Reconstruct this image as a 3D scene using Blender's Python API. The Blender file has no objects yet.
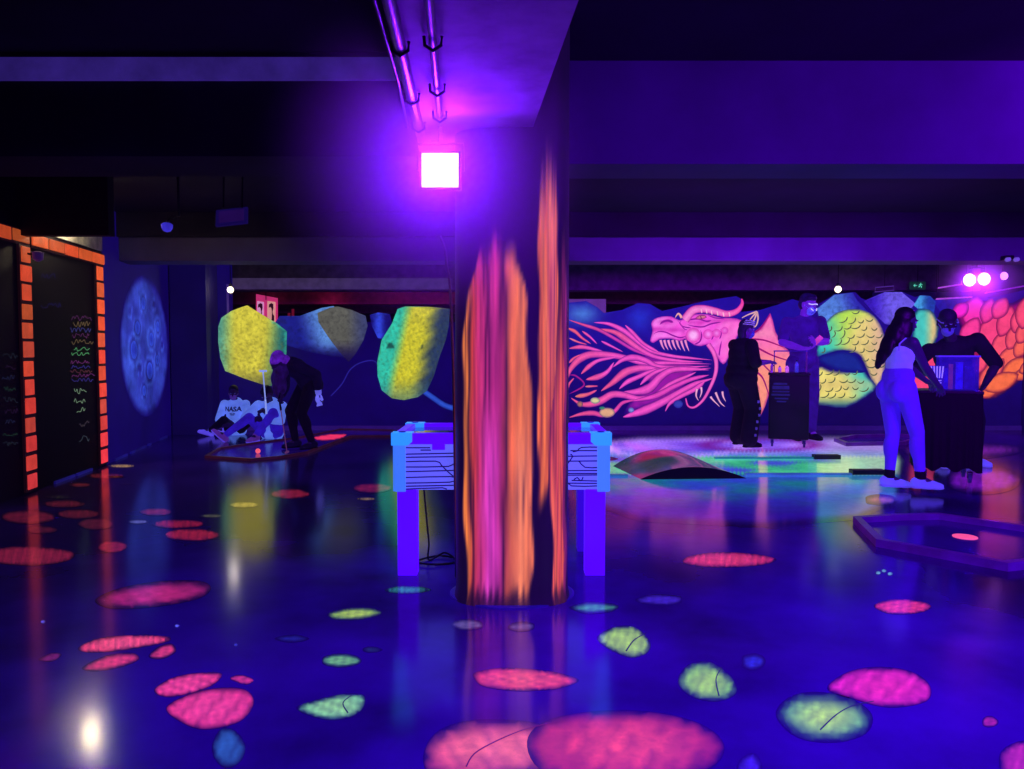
import bpy, bmesh, math, random
from mathutils import Vector, Matrix
from mathutils.geometry import delaunay_2d_cdt
random.seed(7)
PI = math.pi
C = bpy.context.scene.collection
V = Vector

# ------------------------------------------------------------------ camera
F = 740.0
PITCH = math.atan(34.5 / F)
EYE = V((0, 0, 1.26))
FW = V((0, math.cos(PITCH), -math.sin(PITCH)))
UP = V((0, math.sin(PITCH), math.cos(PITCH)))
RT = V((1, 0, 0))
cam_d = bpy.data.cameras.new('camera')
cam_d.sensor_width = 36
cam_d.lens = F / 1024 * 36
cam_d.clip_start = 0.05
cam = bpy.data.objects.new('camera', cam_d)
C.objects.link(cam)
cam.location = EYE
cam.rotation_euler = (PI / 2 - PITCH, 0, 0)
bpy.context.scene.camera = cam


def ray(px, py):
    return FW * F + RT * (px - 512) + UP * (384.5 - py)


def at_z(px, py, z=0.0):
    r = ray(px, py)
    return EYE + r * ((z - EYE.z) / r.z)


def at_y(px, py, y):
    r = ray(px, py)
    return EYE + r * (y / r.y)


def at_x(px, py, x):
    r = ray(px, py)
    return EYE + r * (x / r.x)


# ------------------------------------------------------------------ colour + materials
def s2l(c):
    c = max(0.0, c / 255.0)
    return c / 12.92 if c <= 0.04045 else ((c + 0.055) / 1.055) ** 2.4


def lin(c):
    return (s2l(c[0]), s2l(c[1]), s2l(c[2]), 1.0)


def mixc(a, b, t):
    t = max(0.0, min(1.0, t))
    return tuple(a[i] + (b[i] - a[i]) * t for i in range(3))


def sstep(a, b, x):
    t = max(0.0, min(1.0, (x - a) / (b - a)))
    return t * t * (3 - 2 * t)


def mat(name, rgb, rough=0.6, emit=None, es=1.0, metal=0.0, noise=0.0, nscale=8.0, spec=0.4, bump=0.0):
    m = bpy.data.materials.new(name)
    m.use_nodes = True
    nt = m.node_tree
    b = nt.nodes['Principled BSDF']
    b.inputs['Base Color'].default_value = lin(rgb)
    b.inputs['Roughness'].default_value = rough
    b.inputs['Metallic'].default_value = metal
    b.inputs['Specular IOR Level'].default_value = spec
    if emit is not None:
        b.inputs['Emission Color'].default_value = lin(emit)
        b.inputs['Emission Strength'].default_value = es
    if noise > 0 or bump > 0:
        tc = nt.nodes.new('ShaderNodeTexCoord')
        n = nt.nodes.new('ShaderNodeTexNoise')
        n.inputs['Scale'].default_value = nscale
        n.inputs['Detail'].default_value = 6
        nt.links.new(tc.outputs['Object'], n.inputs['Vector'])
        if noise > 0:
            r = nt.nodes.new('ShaderNodeValToRGB')
            a = lin(tuple(v * (1 - noise) for v in rgb))
            c = lin(tuple(min(255, v * (1 + noise)) for v in rgb))
            r.color_ramp.elements[0].position = 0.3
            r.color_ramp.elements[1].position = 0.7
            r.color_ramp.elements[0].color = a
            r.color_ramp.elements[1].color = c
            nt.links.new(n.outputs['Fac'], r.inputs['Fac'])
            nt.links.new(r.outputs['Color'], b.inputs['Base Color'])
            if emit is not None:
                mr = nt.nodes.new('ShaderNodeMapRange')
                mr.inputs['From Min'].default_value = 0.3
                mr.inputs['From Max'].default_value = 0.7
                mr.inputs['To Min'].default_value = es * (1 - noise)
                mr.inputs['To Max'].default_value = es * (1 + noise * 0.6)
                nt.links.new(n.outputs['Fac'], mr.inputs['Value'])
                nt.links.new(mr.outputs['Result'], b.inputs['Emission Strength'])
        if bump > 0:
            bp = nt.nodes.new('ShaderNodeBump')
            bp.inputs['Strength'].default_value = bump
            bp.inputs['Distance'].default_value = 0.01
            nt.links.new(n.outputs['Fac'], bp.inputs['Height'])
            nt.links.new(bp.outputs['Normal'], b.inputs['Normal'])
    return m


def paint_mat(name, base, rough, strength=1.0, noise=0.25, nscale=14.0, speck=0.0, stretch=None, spec=0.4):
    """fluorescent paint: glows in the colour stored per vertex, broken up by noise"""
    m = bpy.data.materials.new(name)
    m.use_nodes = True
    nt = m.node_tree
    b = nt.nodes['Principled BSDF']
    b.inputs['Base Color'].default_value = lin(base)
    b.inputs['Roughness'].default_value = rough
    b.inputs['Specular IOR Level'].default_value = spec
    at = nt.nodes.new('ShaderNodeAttribute')
    at.attribute_name = 'Col'
    tc = nt.nodes.new('ShaderNodeTexCoord')
    mp = nt.nodes.new('ShaderNodeMapping')
    if stretch:
        mp.inputs['Scale'].default_value = stretch
    nt.links.new(tc.outputs['Object'], mp.inputs['Vector'])
    n = nt.nodes.new('ShaderNodeTexNoise')
    n.inputs['Scale'].default_value = nscale
    n.inputs['Detail'].default_value = 7
    n.inputs['Roughness'].default_value = 0.65
    nt.links.new(mp.outputs['Vector'], n.inputs['Vector'])
    mr = nt.nodes.new('ShaderNodeMapRange')
    mr.inputs['From Min'].default_value = 0.32
    mr.inputs['From Max'].default_value = 0.68
    mr.inputs['To Min'].default_value = strength * (1 - noise)
    mr.inputs['To Max'].default_value = strength * (1 + noise * 0.5)
    nt.links.new(n.outputs['Fac'], mr.inputs['Value'])
    out = mr.outputs['Result']
    if speck > 0:
        vo = nt.nodes.new('ShaderNodeTexNoise')
        vo.inputs['Scale'].default_value = nscale * 2.2
        vo.inputs['Detail'].default_value = 3
        nt.links.new(mp.outputs['Vector'], vo.inputs['Vector'])
        r2 = nt.nodes.new('ShaderNodeMapRange')
        r2.inputs['From Min'].default_value = 0.36
        r2.inputs['From Max'].default_value = 0.5
        r2.inputs['To Min'].default_value = 1 - speck
        r2.inputs['To Max'].default_value = 1.0
        nt.links.new(vo.outputs['Fac'], r2.inputs['Value'])
        mu = nt.nodes.new('ShaderNodeMath')
        mu.operation = 'MULTIPLY'
        nt.links.new(out, mu.inputs[0])
        nt.links.new(r2.outputs['Result'], mu.inputs[1])
        out = mu.outputs[0]
    nt.links.new(at.outputs['Color'], b.inputs['Emission Color'])
    nt.links.new(out, b.inputs['Emission Strength'])
    return m


# ------------------------------------------------------------------ mesh helpers
class MB:
    def __init__(s):
        s.v, s.f, s.c = [], [], []
        s.col = (255, 255, 255)

    def add(s, vs, fs, cols=None):
        b = len(s.v)
        s.v += [tuple(p) for p in vs]
        s.f += [tuple(b + i for i in q) for q in fs]
        s.c += cols if cols else [s.col] * len(vs)

    def box(s, lo, hi, M=None, bev=0.0):
        bm = bmesh.new()
        bmesh.ops.create_cube(bm, size=1.0)
        for v in bm.verts:
            v.co = V([(lo[i] + hi[i]) / 2 + v.co[i] * (hi[i] - lo[i]) for i in range(3)])
        if bev > 0:
            bmesh.ops.bevel(bm, geom=list(bm.edges), offset=bev, segments=2, profile=0.6, affect='EDGES')
        s.from_bm(bm, M)

    def from_bm(s, bm, M=None):
        bm.verts.index_update()
        vs = [(M @ v.co) if M else v.co.copy() for v in bm.verts]
        s.add(vs, [[v.index for v in f.verts] for f in bm.faces])
        bm.free()

    def tube(s, pts, r, n=8, closed=False):
        pts = [V(p) for p in pts]
        rs = r if isinstance(r, (list, tuple)) else [r] * len(pts)
        vs, fs = [], []
        ref = V((0.3, 0.2, 1)).normalized()
        m = len(pts)
        for i, p in enumerate(pts):
            a, b = pts[max(0, i - 1)], pts[min(m - 1, i + 1)]
            if closed:
                a, b = pts[(i - 1) % m], pts[(i + 1) % m]
            t = (b - a).normalized()
            if abs(t.dot(ref)) > 0.97:
                ref = V((1, 0.1, 0)).normalized()
            u = t.cross(ref).normalized()
            w = t.cross(u)
            for k in range(n):
                an = 2 * PI * k / n
                vs.append(p + (u * math.cos(an) + w * math.sin(an)) * rs[i])
        for i in range(m if closed else m - 1):
            j = (i + 1) % m
            for k in range(n):
                fs.append((i * n + k, i * n + (k + 1) % n, j * n + (k + 1) % n, j * n + k))
        if not closed:
            fs.append(tuple(range(n))[::-1])
            fs.append(tuple((m - 1) * n + k for k in range(n)))
        s.add(vs, fs)

    def lathe(s, prof, base, axis='Z', n=20, M=None):
        vs, fs = [], []
        for (r, h) in prof:
            for k in range(n):
                an = 2 * PI * k / n
                p = V((r * math.cos(an), r * math.sin(an), h))
                if axis == 'Y':
                    p = V((p.x, p.z, p.y))
                elif axis == 'X':
                    p = V((p.z, p.x, p.y))
                vs.append(V(base) + (M @ p if M else p))
        for i in range(len(prof) - 1):
            for k in range(n):
                fs.append((i * n + k, i * n + (k + 1) % n, (i + 1) * n + (k + 1) % n, (i + 1) * n + k))
        fs.append(tuple(range(n))[::-1])
        fs.append(tuple((len(prof) - 1) * n + k for k in range(n)))
        s.add(vs, fs)

    def prism(s, pts2, d0, d1, mapf):
        n = len(pts2)
        vs = [mapf(p, d0) for p in pts2] + [mapf(p, d1) for p in pts2]
        fs = [tuple(range(n))[::-1], tuple(range(n, 2 * n))]
        fs += [(i, (i + 1) % n, n + (i + 1) % n, n + i) for i in range(n)]
        s.add(vs, fs)

    def build(s, name, m, parent=None, smooth=False, colour=False):
        me = bpy.data.meshes.new(name)
        me.from_pydata(s.v, [], s.f)
        if colour:
            ca = me.color_attributes.new('Col', 'FLOAT_COLOR', 'POINT')
            flat = []
            for c in s.c:
                flat += list(lin(c))
            ca.data.foreach_set('color', flat)
        bm = bmesh.new()
        bm.from_mesh(me)
        bmesh.ops.recalc_face_normals(bm, faces=bm.faces)
        bm.to_mesh(me)
        bm.free()
        me.materials.append(m)
        if smooth:
            for p in me.polygons:
                p.use_smooth = True
        o = bpy.data.objects.new(name, me)
        C.objects.link(o)
        if parent is not None:
            o.parent = parent
            if parent.type == 'EMPTY' or parent.matrix_basis != Matrix.Identity(4):
                o.matrix_parent_inverse = PINV.get(parent.name, Matrix.Identity(4))
        return o


PINV = {}


def tag(o, label=None, cat=None, group=None, kind=None):
    if label:
        o['label'] = label
    if cat:
        o['category'] = cat
    if group:
        o['group'] = group
    if kind:
        o['kind'] = kind
    return o


def thing(name, label, cat, loc=(0, 0, 0), group=None, rotz=0.0, local=False):
    """Empty at the base of a thing; its parts are written in world coordinates unless local"""
    o = bpy.data.objects.new(name, None)
    o.empty_display_size = 0.1
    C.objects.link(o)
    o.location = loc
    o.rotation_euler = (0, 0, rotz)
    tag(o, label, cat, group)
    PINV[o.name] = Matrix.Identity(4) if local else (Matrix.Translation(V(loc)) @ Matrix.Rotation(rotz, 4, 'Z')).inverted()
    return o


def dup(root, loc, rotz=None, label=None):
    r = root.copy()
    C.objects.link(r)
    r.location = loc
    if rotz is not None:
        r.rotation_euler = (0, 0, rotz)
    if label:
        r['label'] = label
    for ch in list(root.children):
        c = ch.copy()
        C.objects.link(c)
        c.parent = r
        for g in list(ch.children):
            d = g.copy()
            C.objects.link(d)
            d.parent = c
    return r


def cat_rom(pts, k=6, closed=False):
    pts = [V(p) for p in pts]
    n = len(pts)
    out = []
    rng = n if closed else n - 1
    for i in range(rng):
        if closed:
            p0, p1, p2, p3 = pts[(i - 1) % n], pts[i], pts[(i + 1) % n], pts[(i + 2) % n]
        else:
            p0, p1, p2, p3 = pts[max(0, i - 1)], pts[i], pts[i + 1], pts[min(n - 1, i + 2)]
        for j in range(k):
            t = j / k
            out.append(0.5 * ((2 * p1) + (p2 - p0) * t + (2 * p0 - 5 * p1 + 4 * p2 - p3) * t * t + (3 * p1 - p0 - 3 * p2 + p3) * t ** 3))
    if not closed:
        out.append(pts[-1])
    return out


def seg_d(p, a, b):
    ab = b - a
    t = max(0, min(1, (p - a).dot(ab) / max(1e-9, ab.length_squared)))
    return (p - a - ab * t).length


def inside(p, poly):
    r = False
    j = len(poly) - 1
    for i in range(len(poly)):
        a, b = poly[i], poly[j]
        if (a.y > p.y) != (b.y > p.y) and p.x < (b.x - a.x) * (p.y - a.y) / (b.y - a.y) + a.x:
            r = not r
        j = i
    return r


class Paint(MB):
    """painted shapes on a plane; mapf(u, v, layer) turns plane coordinates into a point"""

    def __init__(s, mapf):
        super().__init__()
        s.m = mapf

    def poly(s, pts, colf, step, layer=1.0, curve=0, rim=None):
        P = [V((p[0], p[1])) for p in pts]
        if curve:
            P = [V((q.x, q.y)) for q in cat_rom([(p.x, p.y, 0) for p in P], curve, closed=True)]
        n = len(P)
        x0, x1 = min(p.x for p in P), max(p.x for p in P)
        y0, y1 = min(p.y for p in P), max(p.y for p in P)
        pts2 = list(P)
        sy = step if not isinstance(step, tuple) else step[1]
        sx = step if not isinstance(step, tuple) else step[0]
        y = y0 + sy * 0.5
        row = 0
        while y < y1:
            x = x0 + sx * (0.5 if row % 2 else 0.25)
            while x < x1:
                p = V((x, y))
                if inside(p, P) and min(seg_d(p, P[i], P[(i + 1) % n]) for i in range(n)) > 0.35 * min(sx, sy):
                    pts2.append(p)
                x += sx
            y += sy
            row += 1
        r = delaunay_2d_cdt(pts2, [], [list(range(n))], 1, 1e-6)
        vs, fs = r[0], r[2]
        cols = []
        for p in vs:
            d = min(seg_d(p, P[i], P[(i + 1) % n]) for i in range(n))
            cols.append(tuple(colf(p.x, p.y, d))[:3])
        s.add([s.m(p.x, p.y, layer) for p in vs], fs, cols)
        if rim is not None:
            vs = [s.m(p.x, p.y, layer) for p in P] + [s.m(p.x, p.y, max(0.0, layer - 6)) for p in P]
            s.add(vs, [(i, (i + 1) % n, n + (i + 1) % n, n + i) for i in range(n)], [rim] * (2 * n))

    def stroke(s, pts, w0, w1, edge, mid, layer=1.0, k=6, bulge=True, tipmid=None, taper=False):
        Q = [V((q.x, q.y)) for q in cat_rom([(p[0], p[1], 0) for p in pts], k)]
        m = len(Q)
        prof = (-1, -0.62, 0.0, 0.62, 1)
        vs, cs, fs = [], [], []
        for i, p in enumerate(Q):
            a, b = Q[max(0, i - 1)], Q[min(m - 1, i + 1)]
            t = (b - a)
            t = t.normalized() if t.length > 0 else V((1, 0))
            nn = V((-t.y, t.x))
            u = i / (m - 1)
            w = (w0 + (w1 - w0) * u) * 0.5
            if taper:
                w *= max(.04, min(1, (u / .28) ** .8 if u < .28 else 1)) * (1 if u < .85 else max(.04, (1 - u) / .15))
            elif bulge:
                w *= max(0.03, min(1, math.sin(PI * min(1, u * 1.0 + 0.02)) ** 0.6 if u < 0.5 else 1.0))
            md = mixc(tipmid, mid, u * 1.6) if tipmid else mid
            for j, q in enumerate(prof):
                vs.append(s.m(p.x + nn.x * w * q, p.y + nn.y * w * q, layer))
                cs.append(mixc(edge, md, (0.0, 0.8, 1.0, 0.72, 0.0)[j]))
        for i in range(m - 1):
            for j in range(4):
                fs.append((i * 5 + j, i * 5 + j + 1, (i + 1) * 5 + j + 1, (i + 1) * 5 + j))
        s.add(vs, fs, cs)


def sm(name, mb, m, parent=None, **k):
    return mb.build(name, m, parent, **k)


def struct(name, mb, m, **k):
    return tag(mb.build(name, m, **k), kind='structure')


# ------------------------------------------------------------------ materials
M = {}
M['floor'] = mat('polished_dark_floor', (70, 44, 138), rough=0.135, noise=0.45, nscale=.9, spec=0.55)
M['floorpaint'] = paint_mat('floor_glow_paint', (60, 38, 120), 0.12, 1.12, 0.22, 11.0, speck=0.12, spec=0.55)
M['black'] = mat('black_wall_paint', (10, 8, 18), rough=0.7, noise=0.3, nscale=3)
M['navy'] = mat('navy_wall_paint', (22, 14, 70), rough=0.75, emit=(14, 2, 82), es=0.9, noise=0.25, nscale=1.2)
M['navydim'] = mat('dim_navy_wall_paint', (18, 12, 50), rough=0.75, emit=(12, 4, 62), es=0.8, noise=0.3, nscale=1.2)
M['concrete'] = mat('girder_concrete', (150, 136, 160), rough=0.8, noise=0.12, nscale=7, bump=0.25)
M['ceil'] = mat('ceiling_concrete', (30, 26, 40), rough=0.85, noise=0.15, nscale=3, bump=0.2)
M['shadebeam'] = mat('shaded_beam_paint', (24, 20, 40), rough=0.8, noise=0.3, nscale=2)
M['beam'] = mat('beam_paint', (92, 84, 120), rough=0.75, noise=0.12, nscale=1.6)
M['mural'] = paint_mat('mural_glow_paint', (14, 8, 40), 0.7, 1.0, 0.16, 9.0)
M['rockpaint'] = paint_mat('asteroid_glow_paint', (14, 10, 36), 0.75, 1.05, 0.3, 9.0, speck=0.28)
M['moon'] = paint_mat('moon_glow_paint', (12, 10, 40), 0.8, 1.0, 0.55, 2.6, speck=0.1)
M['bark'] = paint_mat('bark_glow_paint', (20, 10, 24), 0.45, 1.22, 0.25, 9.0, stretch=(2.2, 2.2, 0.25))
M['brick'] = paint_mat('brick_glow_paint', (30, 10, 14), 0.6, 1.0, 0.25, 9.0)
M['metal'] = mat('grey_metal', (120, 118, 130), rough=0.35, metal=0.8, noise=0.1, nscale=20)
M['darkmetal'] = mat('dark_metal', (30, 28, 38), rough=0.4, metal=0.6, noise=0.1, nscale=20)
M['blackplastic'] = mat('black_plastic', (14, 12, 22), rough=0.4, noise=0.2, nscale=6)

# ------------------------------------------------------------------ the shell
WY = 11.6          # painted back wall
b = MB(); b.box((-9, -3, -0.1), (9, 26, 0)); floor = struct('floor', b, M['floor'])
b = MB(); b.box((-9, -3, 2.85), (9, 26, 2.95)); struct('ceiling', b, M['ceil'])
XL = -4.45
LWC, LWA = V((XL, 8.0, 0)), 0.127
LWM = Matrix.Translation(LWC) @ Matrix.Rotation(LWA, 4, 'Z') @ Matrix.Translation(-LWC)     # the wall stands slightly askew
LWN = V((math.cos(LWA), math.sin(LWA), 0))


def at_x(px, py, x):
    """where the seen point lies on the askew wall, in the wall's own squared-up coordinates"""
    r = ray(px, py)
    off = LWC + LWN * (x - XL)
    q = EYE + r * ((off - EYE).dot(LWN) / r.dot(LWN))
    return LWM.inverted() @ q


b = MB(); b.box((XL - 0.15, -3.4, 0), (XL, 8.1, 2.85)); wall_left = struct('wall_left', b, M['black'])
wall_left.matrix_basis = LWM
MA = LWM @ V((XL, 8.1, 0))
MBp = V((-5.06, 10.95, 0))
b = MB()
dn = (MBp - MA).normalized(); nrm = V((dn.y, -dn.x, 0))
q = [MA, MBp, MBp - nrm * 0.15, MA - nrm * 0.15]
b.prism([(p.x, p.y) for p in q], 0, 2.85, lambda p, d: V((p[0], p[1], d)))
wall_moon = struct('wall_side', b, M['navy'])
I0, I1 = at_y(207, 380, 10.95).x, at_y(219, 380, WY).x
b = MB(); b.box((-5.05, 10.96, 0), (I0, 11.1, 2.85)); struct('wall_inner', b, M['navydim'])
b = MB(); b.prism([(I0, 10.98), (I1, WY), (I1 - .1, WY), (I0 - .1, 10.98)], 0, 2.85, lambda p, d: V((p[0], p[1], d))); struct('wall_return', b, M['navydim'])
IX = I1 - .13
b = MB(); b.box((at_y(212, 300, 11.8).x, 11.75, 0), (at_y(228, 300, 11.8).x, 12.0, 2.85)); struct('pillar_far', b, M['navy'])
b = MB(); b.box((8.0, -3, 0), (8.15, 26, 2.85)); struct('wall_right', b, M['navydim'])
b = MB(); b.box((-9, 25, 0), (9, 25.15, 2.85)); struct('wall_far', b, mat('far_wall', (30, 10, 26), rough=0.8, noise=0.3))
b = MB(); b.box((-9, -3.15, 0), (9, -3, 2.85)); struct('wall_behind', b, M['black'])
zt = at_y(300, 322, WY).z
b = MB(); b.box((IX + 0.13, WY, 0), (8.0, WY + 0.12, zt)); wall_back = struct('wall_back', b, M['navy'])
b = MB(); b.box((IX + 0.13, WY - 0.03, 0), (8.0, WY - 0.001, 0.07)); struct('baseboard_back', b, mat('skirting', (60, 44, 110), rough=0.4, emit=(50, 20, 120), es=0.5, noise=0.1))
b = MB()
for (u0, u1) in ((.25, .7), (.85, 1.5), (1.6, 1.75), (2.2, 2.6)):
    q0, q1 = MA + dn * u0, MA + dn * u1
    b.prism([(p.x, p.y) for p in (q0, q1, q1 + nrm * .02, q0 + nrm * .02)], 0, 0.025, lambda p, d: V((p[0], p[1], d)))
for (u0, u1) in ((6.9, 7.3), (7.35, 7.7)):
    q0, q1 = LWM @ V((XL, u0, 0)), LWM @ V((XL, u1, 0))
    b.prism([(p.x, p.y) for p in (q0, q1, q1 + LWN * .02, q0 + LWN * .02)], 0, 0.025, lambda p, d: V((p[0], p[1], d)))
struct('baseboard_left', b, mat('skirting_blue', (40, 34, 110), rough=0.4, emit=(30, 24, 130), es=0.45, noise=0.5, nscale=2))

# transverse beams: the one over the pillar has its unlit left part coloured darker
def beam(name, y0, y1, z0, m, x0=-9, x1=9, dz=0.0):
    b = MB(); b.box((x0, y0, z0 + dz), (x1, y1, 2.86))
    return struct(name, b, m)
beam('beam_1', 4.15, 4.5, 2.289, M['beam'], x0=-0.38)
beam('beam_2', 4.03, 4.5, 2.30, M['shadebeam'], x1=-0.42)
beam('beam_8', 6.4, 6.5, 2.245, M['black'], x1=-3.46)
beam('beam_shade_strip', 8.62, 8.72, 2.57, M['shadebeam'])  # dark strip added over the unlit upper part of the beam behind
b = MB(); b.box((-9, 4.0, at_y(200, 79, 4.0).z), (-0.40, 4.03, at_y(200, 57, 4.0).z)); struct('lit_beam_face', b, mat('lit_beam_strip', (110, 100, 150), rough=0.7, emit=(46, 30, 112), es=.8, noise=0.3, nscale=4))  # lit part of the left beam, its light put into the glow
beam('beam_3', 8.7, 9.1, 2.30, M['beam'])
beam('beam_4', 12.7, 13.1, 2.28, mat('far_beam_paint', (120, 100, 116), rough=0.8, noise=0.15))
beam('beam_5', 16.5, 16.9, 2.28, mat('farther_beam_paint', (120, 80, 90), rough=0.8, noise=0.15))
beam('beam_6', 20.5, 20.9, 2.28, mat('farthest_beam_paint', (110, 80, 90), rough=0.8, noise=0.15))
# the longitudinal girder carrying the conduits
g0, g1 = at_z(383, -60, 2.32), at_z(417, 138, 2.32)
gd = (g1 - g0).normalized()
gp = V((gd.y, -gd.x, 0))
GW = 0.56
ga, gb = g0 - gd * 2.5, g1 + gd * 0.25
b = MB(); b.prism([(p.x, p.y) for p in (ga, gb, gb + gp * GW, ga + gp * GW)], 2.32, 2.87, lambda p, d: V((p[0], p[1], d)))
struct('beam_7', b, M['concrete'])

# ------------------------------------------------------------------ painted pillar
PX0, PX1, PY = at_y(456, 420, 3.79).x, at_y(568, 420, 3.79).x, 3.79
PCX, PHW, PHD = (PX0 + PX1) / 2, (PX1 - PX0) / 2, 0.215


def bark_col(px, y):
    """bark pattern: px across the front as seen, y from the capital (160) to the foot (605)"""
    h = (y - 160) / 445.0
    dark = (16, 4, 44)
    wob = 1.6 * math.sin(y * 0.031 + px * 0.4) + 1.1 * math.sin(y * 0.073 + 2)
    st = 0.84 + 0.16 * math.sin(px * 2.1 + math.sin(y * 0.02) * 2) * math.sin(px * 0.9 + 1 + y * 0.011)
    c, k = dark, 0.0
    x = px + wob * 0.5
    fib = math.sin(px * 5.3 + math.sin(y * .013) * 3) * .5 + math.sin(px * 8.9 + math.sin(y * .007 + 2) * 4) * .5

    def band(a, b_, soft=2.2):
        return sstep(a, a + soft, x) * (1 - sstep(b_ - soft, b_, x))
    def ramp(v, stops):
        for (a, ca_), (b_, cb2_) in zip(stops, stops[1:]):
            if v <= b_: return mixc(ca_, cb2_, (v - a) / (b_ - a))
        return stops[-1][1]
    if px < 534:
        l0 = 481 - 13 * sstep(238, 305, y) - 4 * sstep(300, 350, y) + 4 * sstep(500, 600, y)
        r0 = 517 + 10 * sstep(240, 310, y) + 6 * sstep(310, 440, y) - 3 * sstep(560, 604, y)
        k = band(l0, r0, 3.0)
        lo = sstep(380, 480, y)
        c = ramp(x, [(440, (255, 126, 58)), (469, (255, 132, 62)), (474, (206, 62, 62)), (481, (214, 54, 120)), (489, mixc((190, 44, 130), (232, 66, 200), lo)), (498, mixc((206, 50, 140), (228, 62, 186), lo)),
                     (504, (176, 48, 96)), (509, (246, 104, 70)), (520, mixc((250, 122, 62), (255, 136, 96), lo)), (534, mixc((246, 116, 56), (255, 118, 76), lo))])
        k *= 1 - .62 * max(0, fib) ** 3
        k *= 1 - .7 * math.exp(-((x - 473.5 - 3 * math.sin(y * .012)) / 1.6) ** 2) * sstep(280, 330, y)
        k *= 1 - .6 * math.exp(-((x - 505 - 2 * math.sin(y * .017 + 1)) / 1.8) ** 2)
        k *= 1 - .45 * math.exp(-((x - 487 - 4 * math.sin(y * .009)) / 1.2) ** 2) * (1 - lo)
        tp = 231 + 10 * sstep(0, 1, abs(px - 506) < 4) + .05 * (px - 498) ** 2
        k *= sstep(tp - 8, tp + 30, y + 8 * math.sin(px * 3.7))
    else:
        k1 = band(536, 556 - 8 * sstep(330, 480, y) ) * (1 - sstep(470, 500, y + (px - 549) * 2))
        k2 = band(546 + 4 * sstep(420, 560, y), 563, 2.0) * sstep(300, 480, y + (px - 550) * 9)
        k3 = band(558, 566, 2.5) * sstep(180, 300, y) * 0.7
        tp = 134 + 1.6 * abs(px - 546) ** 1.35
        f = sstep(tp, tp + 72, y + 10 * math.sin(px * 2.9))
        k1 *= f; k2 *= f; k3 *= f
        if k1 >= max(k2, k3): c, k = mixc((250, 120, 60), (226, 84, 50), .5 + .5 * fib), k1
        elif k2 >= k3: c, k = mixc((255, 112, 74), (220, 60, 90), .5 + .5 * fib), k2
        else: c, k = (190, 50, 130), k3
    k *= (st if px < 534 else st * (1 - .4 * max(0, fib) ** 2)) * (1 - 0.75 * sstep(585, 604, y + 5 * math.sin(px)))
    return mixc(dark, c, k)


b = MB()
NA, NZ = 200, 150
ZB, ZT = 0.0, 2.86
vs, cs, fs = [], [], []
for i in range(NZ + 1):
    z = ZB + (ZT - ZB) * i / NZ
    fl = 1.0 + 0.035 * max(0, 1 - z / 0.05)
    for k in range(NA):
        a = 2 * PI * k / NA
        ca, sa = math.cos(a), math.sin(a)
        e = 2 / 2.9
        x = PCX + PHW * fl * math.copysign(abs(ca) ** e, ca)
        y = PY + PHD * fl * math.copysign(abs(sa) ** e, sa)
        vs.append(V((x, y, z)))
        # pattern laid round the shaft at eye distance of its axis
        u = (x - PCX) / (PHW * fl) * 56 + 512
        yy = 350 - (z - 1.26) * F / 3.61
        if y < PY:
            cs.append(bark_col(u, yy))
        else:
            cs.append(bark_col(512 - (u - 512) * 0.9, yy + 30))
for i in range(NZ):
    for k in range(NA):
        fs.append((i * NA + k, i * NA + (k + 1) % NA, (i + 1) * NA + (k + 1) % NA, (i + 1) * NA + k))
b.add(vs, fs, cs)
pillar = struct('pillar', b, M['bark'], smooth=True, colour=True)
pillar['label'] = 'thick pillar painted with glowing orange and magenta tree bark'
b = MB(); b.lathe([(1.0, 0.0), (1.0, 0.006), (0.97, 0.01), (0.8, 0.012)], (0, 0, 0), n=48)
b.v = [(PCX + v[0] * (PHW + 0.035), PY + v[1] * (PHD + 0.03), v[2]) for v in b.v]
sm('base_ring', b, mat('pillar_base_ring', (40, 30, 110), rough=0.3, emit=(26, 8, 110), es=0.7, noise=0.2), pillar)

# ------------------------------------------------------------------ floor paint
FLC = (0, 0, 0)


def fmap(px, py, l):
    p = at_z(px, py, 0.0)
    return V((p.x, p.y, 0.0012 * l))


def floor_rock(pts, c0, c1=None, feather=5, curve=5, step=None, layer=1.0, name='painted_rock', label=None):
    p = Paint(fmap)
    c1 = c1 or c0
    ys = [q[1] for q in pts]; xs = [q[0] for q in pts]
    cx, cy = sum(xs) / len(xs), sum(ys) / len(ys)
    w, h = max(xs) - min(xs), max(ys) - min(ys)
    st = step or max(1.6, h / 9)

    def cf(x, y, d):
        t = sstep(0, feather, d * (1.0 if h > 12 else 1.6))
        r = math.hypot((x - cx) / w, (y - cy) / h) * 1.7
        n = 0.85 + 0.15 * math.sin(x * 0.5 + y * 0.9) * math.sin(x * 0.23 - y * 0.7)
        return tuple(v * t * n for v in mixc(c0, c1, r * r))
    p.poly(pts, cf, (st * max(1.0, min(3.0, w / h * 0.5)), st), layer, curve)
    o = p.build(name, M['floorpaint'], floor, colour=True)
    if label:
        o['label'] = label
    return o


def ellp(cx, cy, rx, ry, n=10, jit=0.1, sk=0.0):
    r = random.Random(int(cx * 7 + cy * 13))
    return [(cx + math.cos(2 * PI * i / n) * rx * (1 + r.uniform(-jit, jit)) + sk * math.sin(2 * PI * i / n) * ry,
             cy + math.sin(2 * PI * i / n) * ry * (1 + r.uniform(-jit, jit))) for i in range(n)]


PK, RD, OR, GR, YG, TL = (255, 62, 132), (250, 66, 84), (255, 88, 92), (120, 205, 96), (188, 214, 60), (70, 190, 180)
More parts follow.
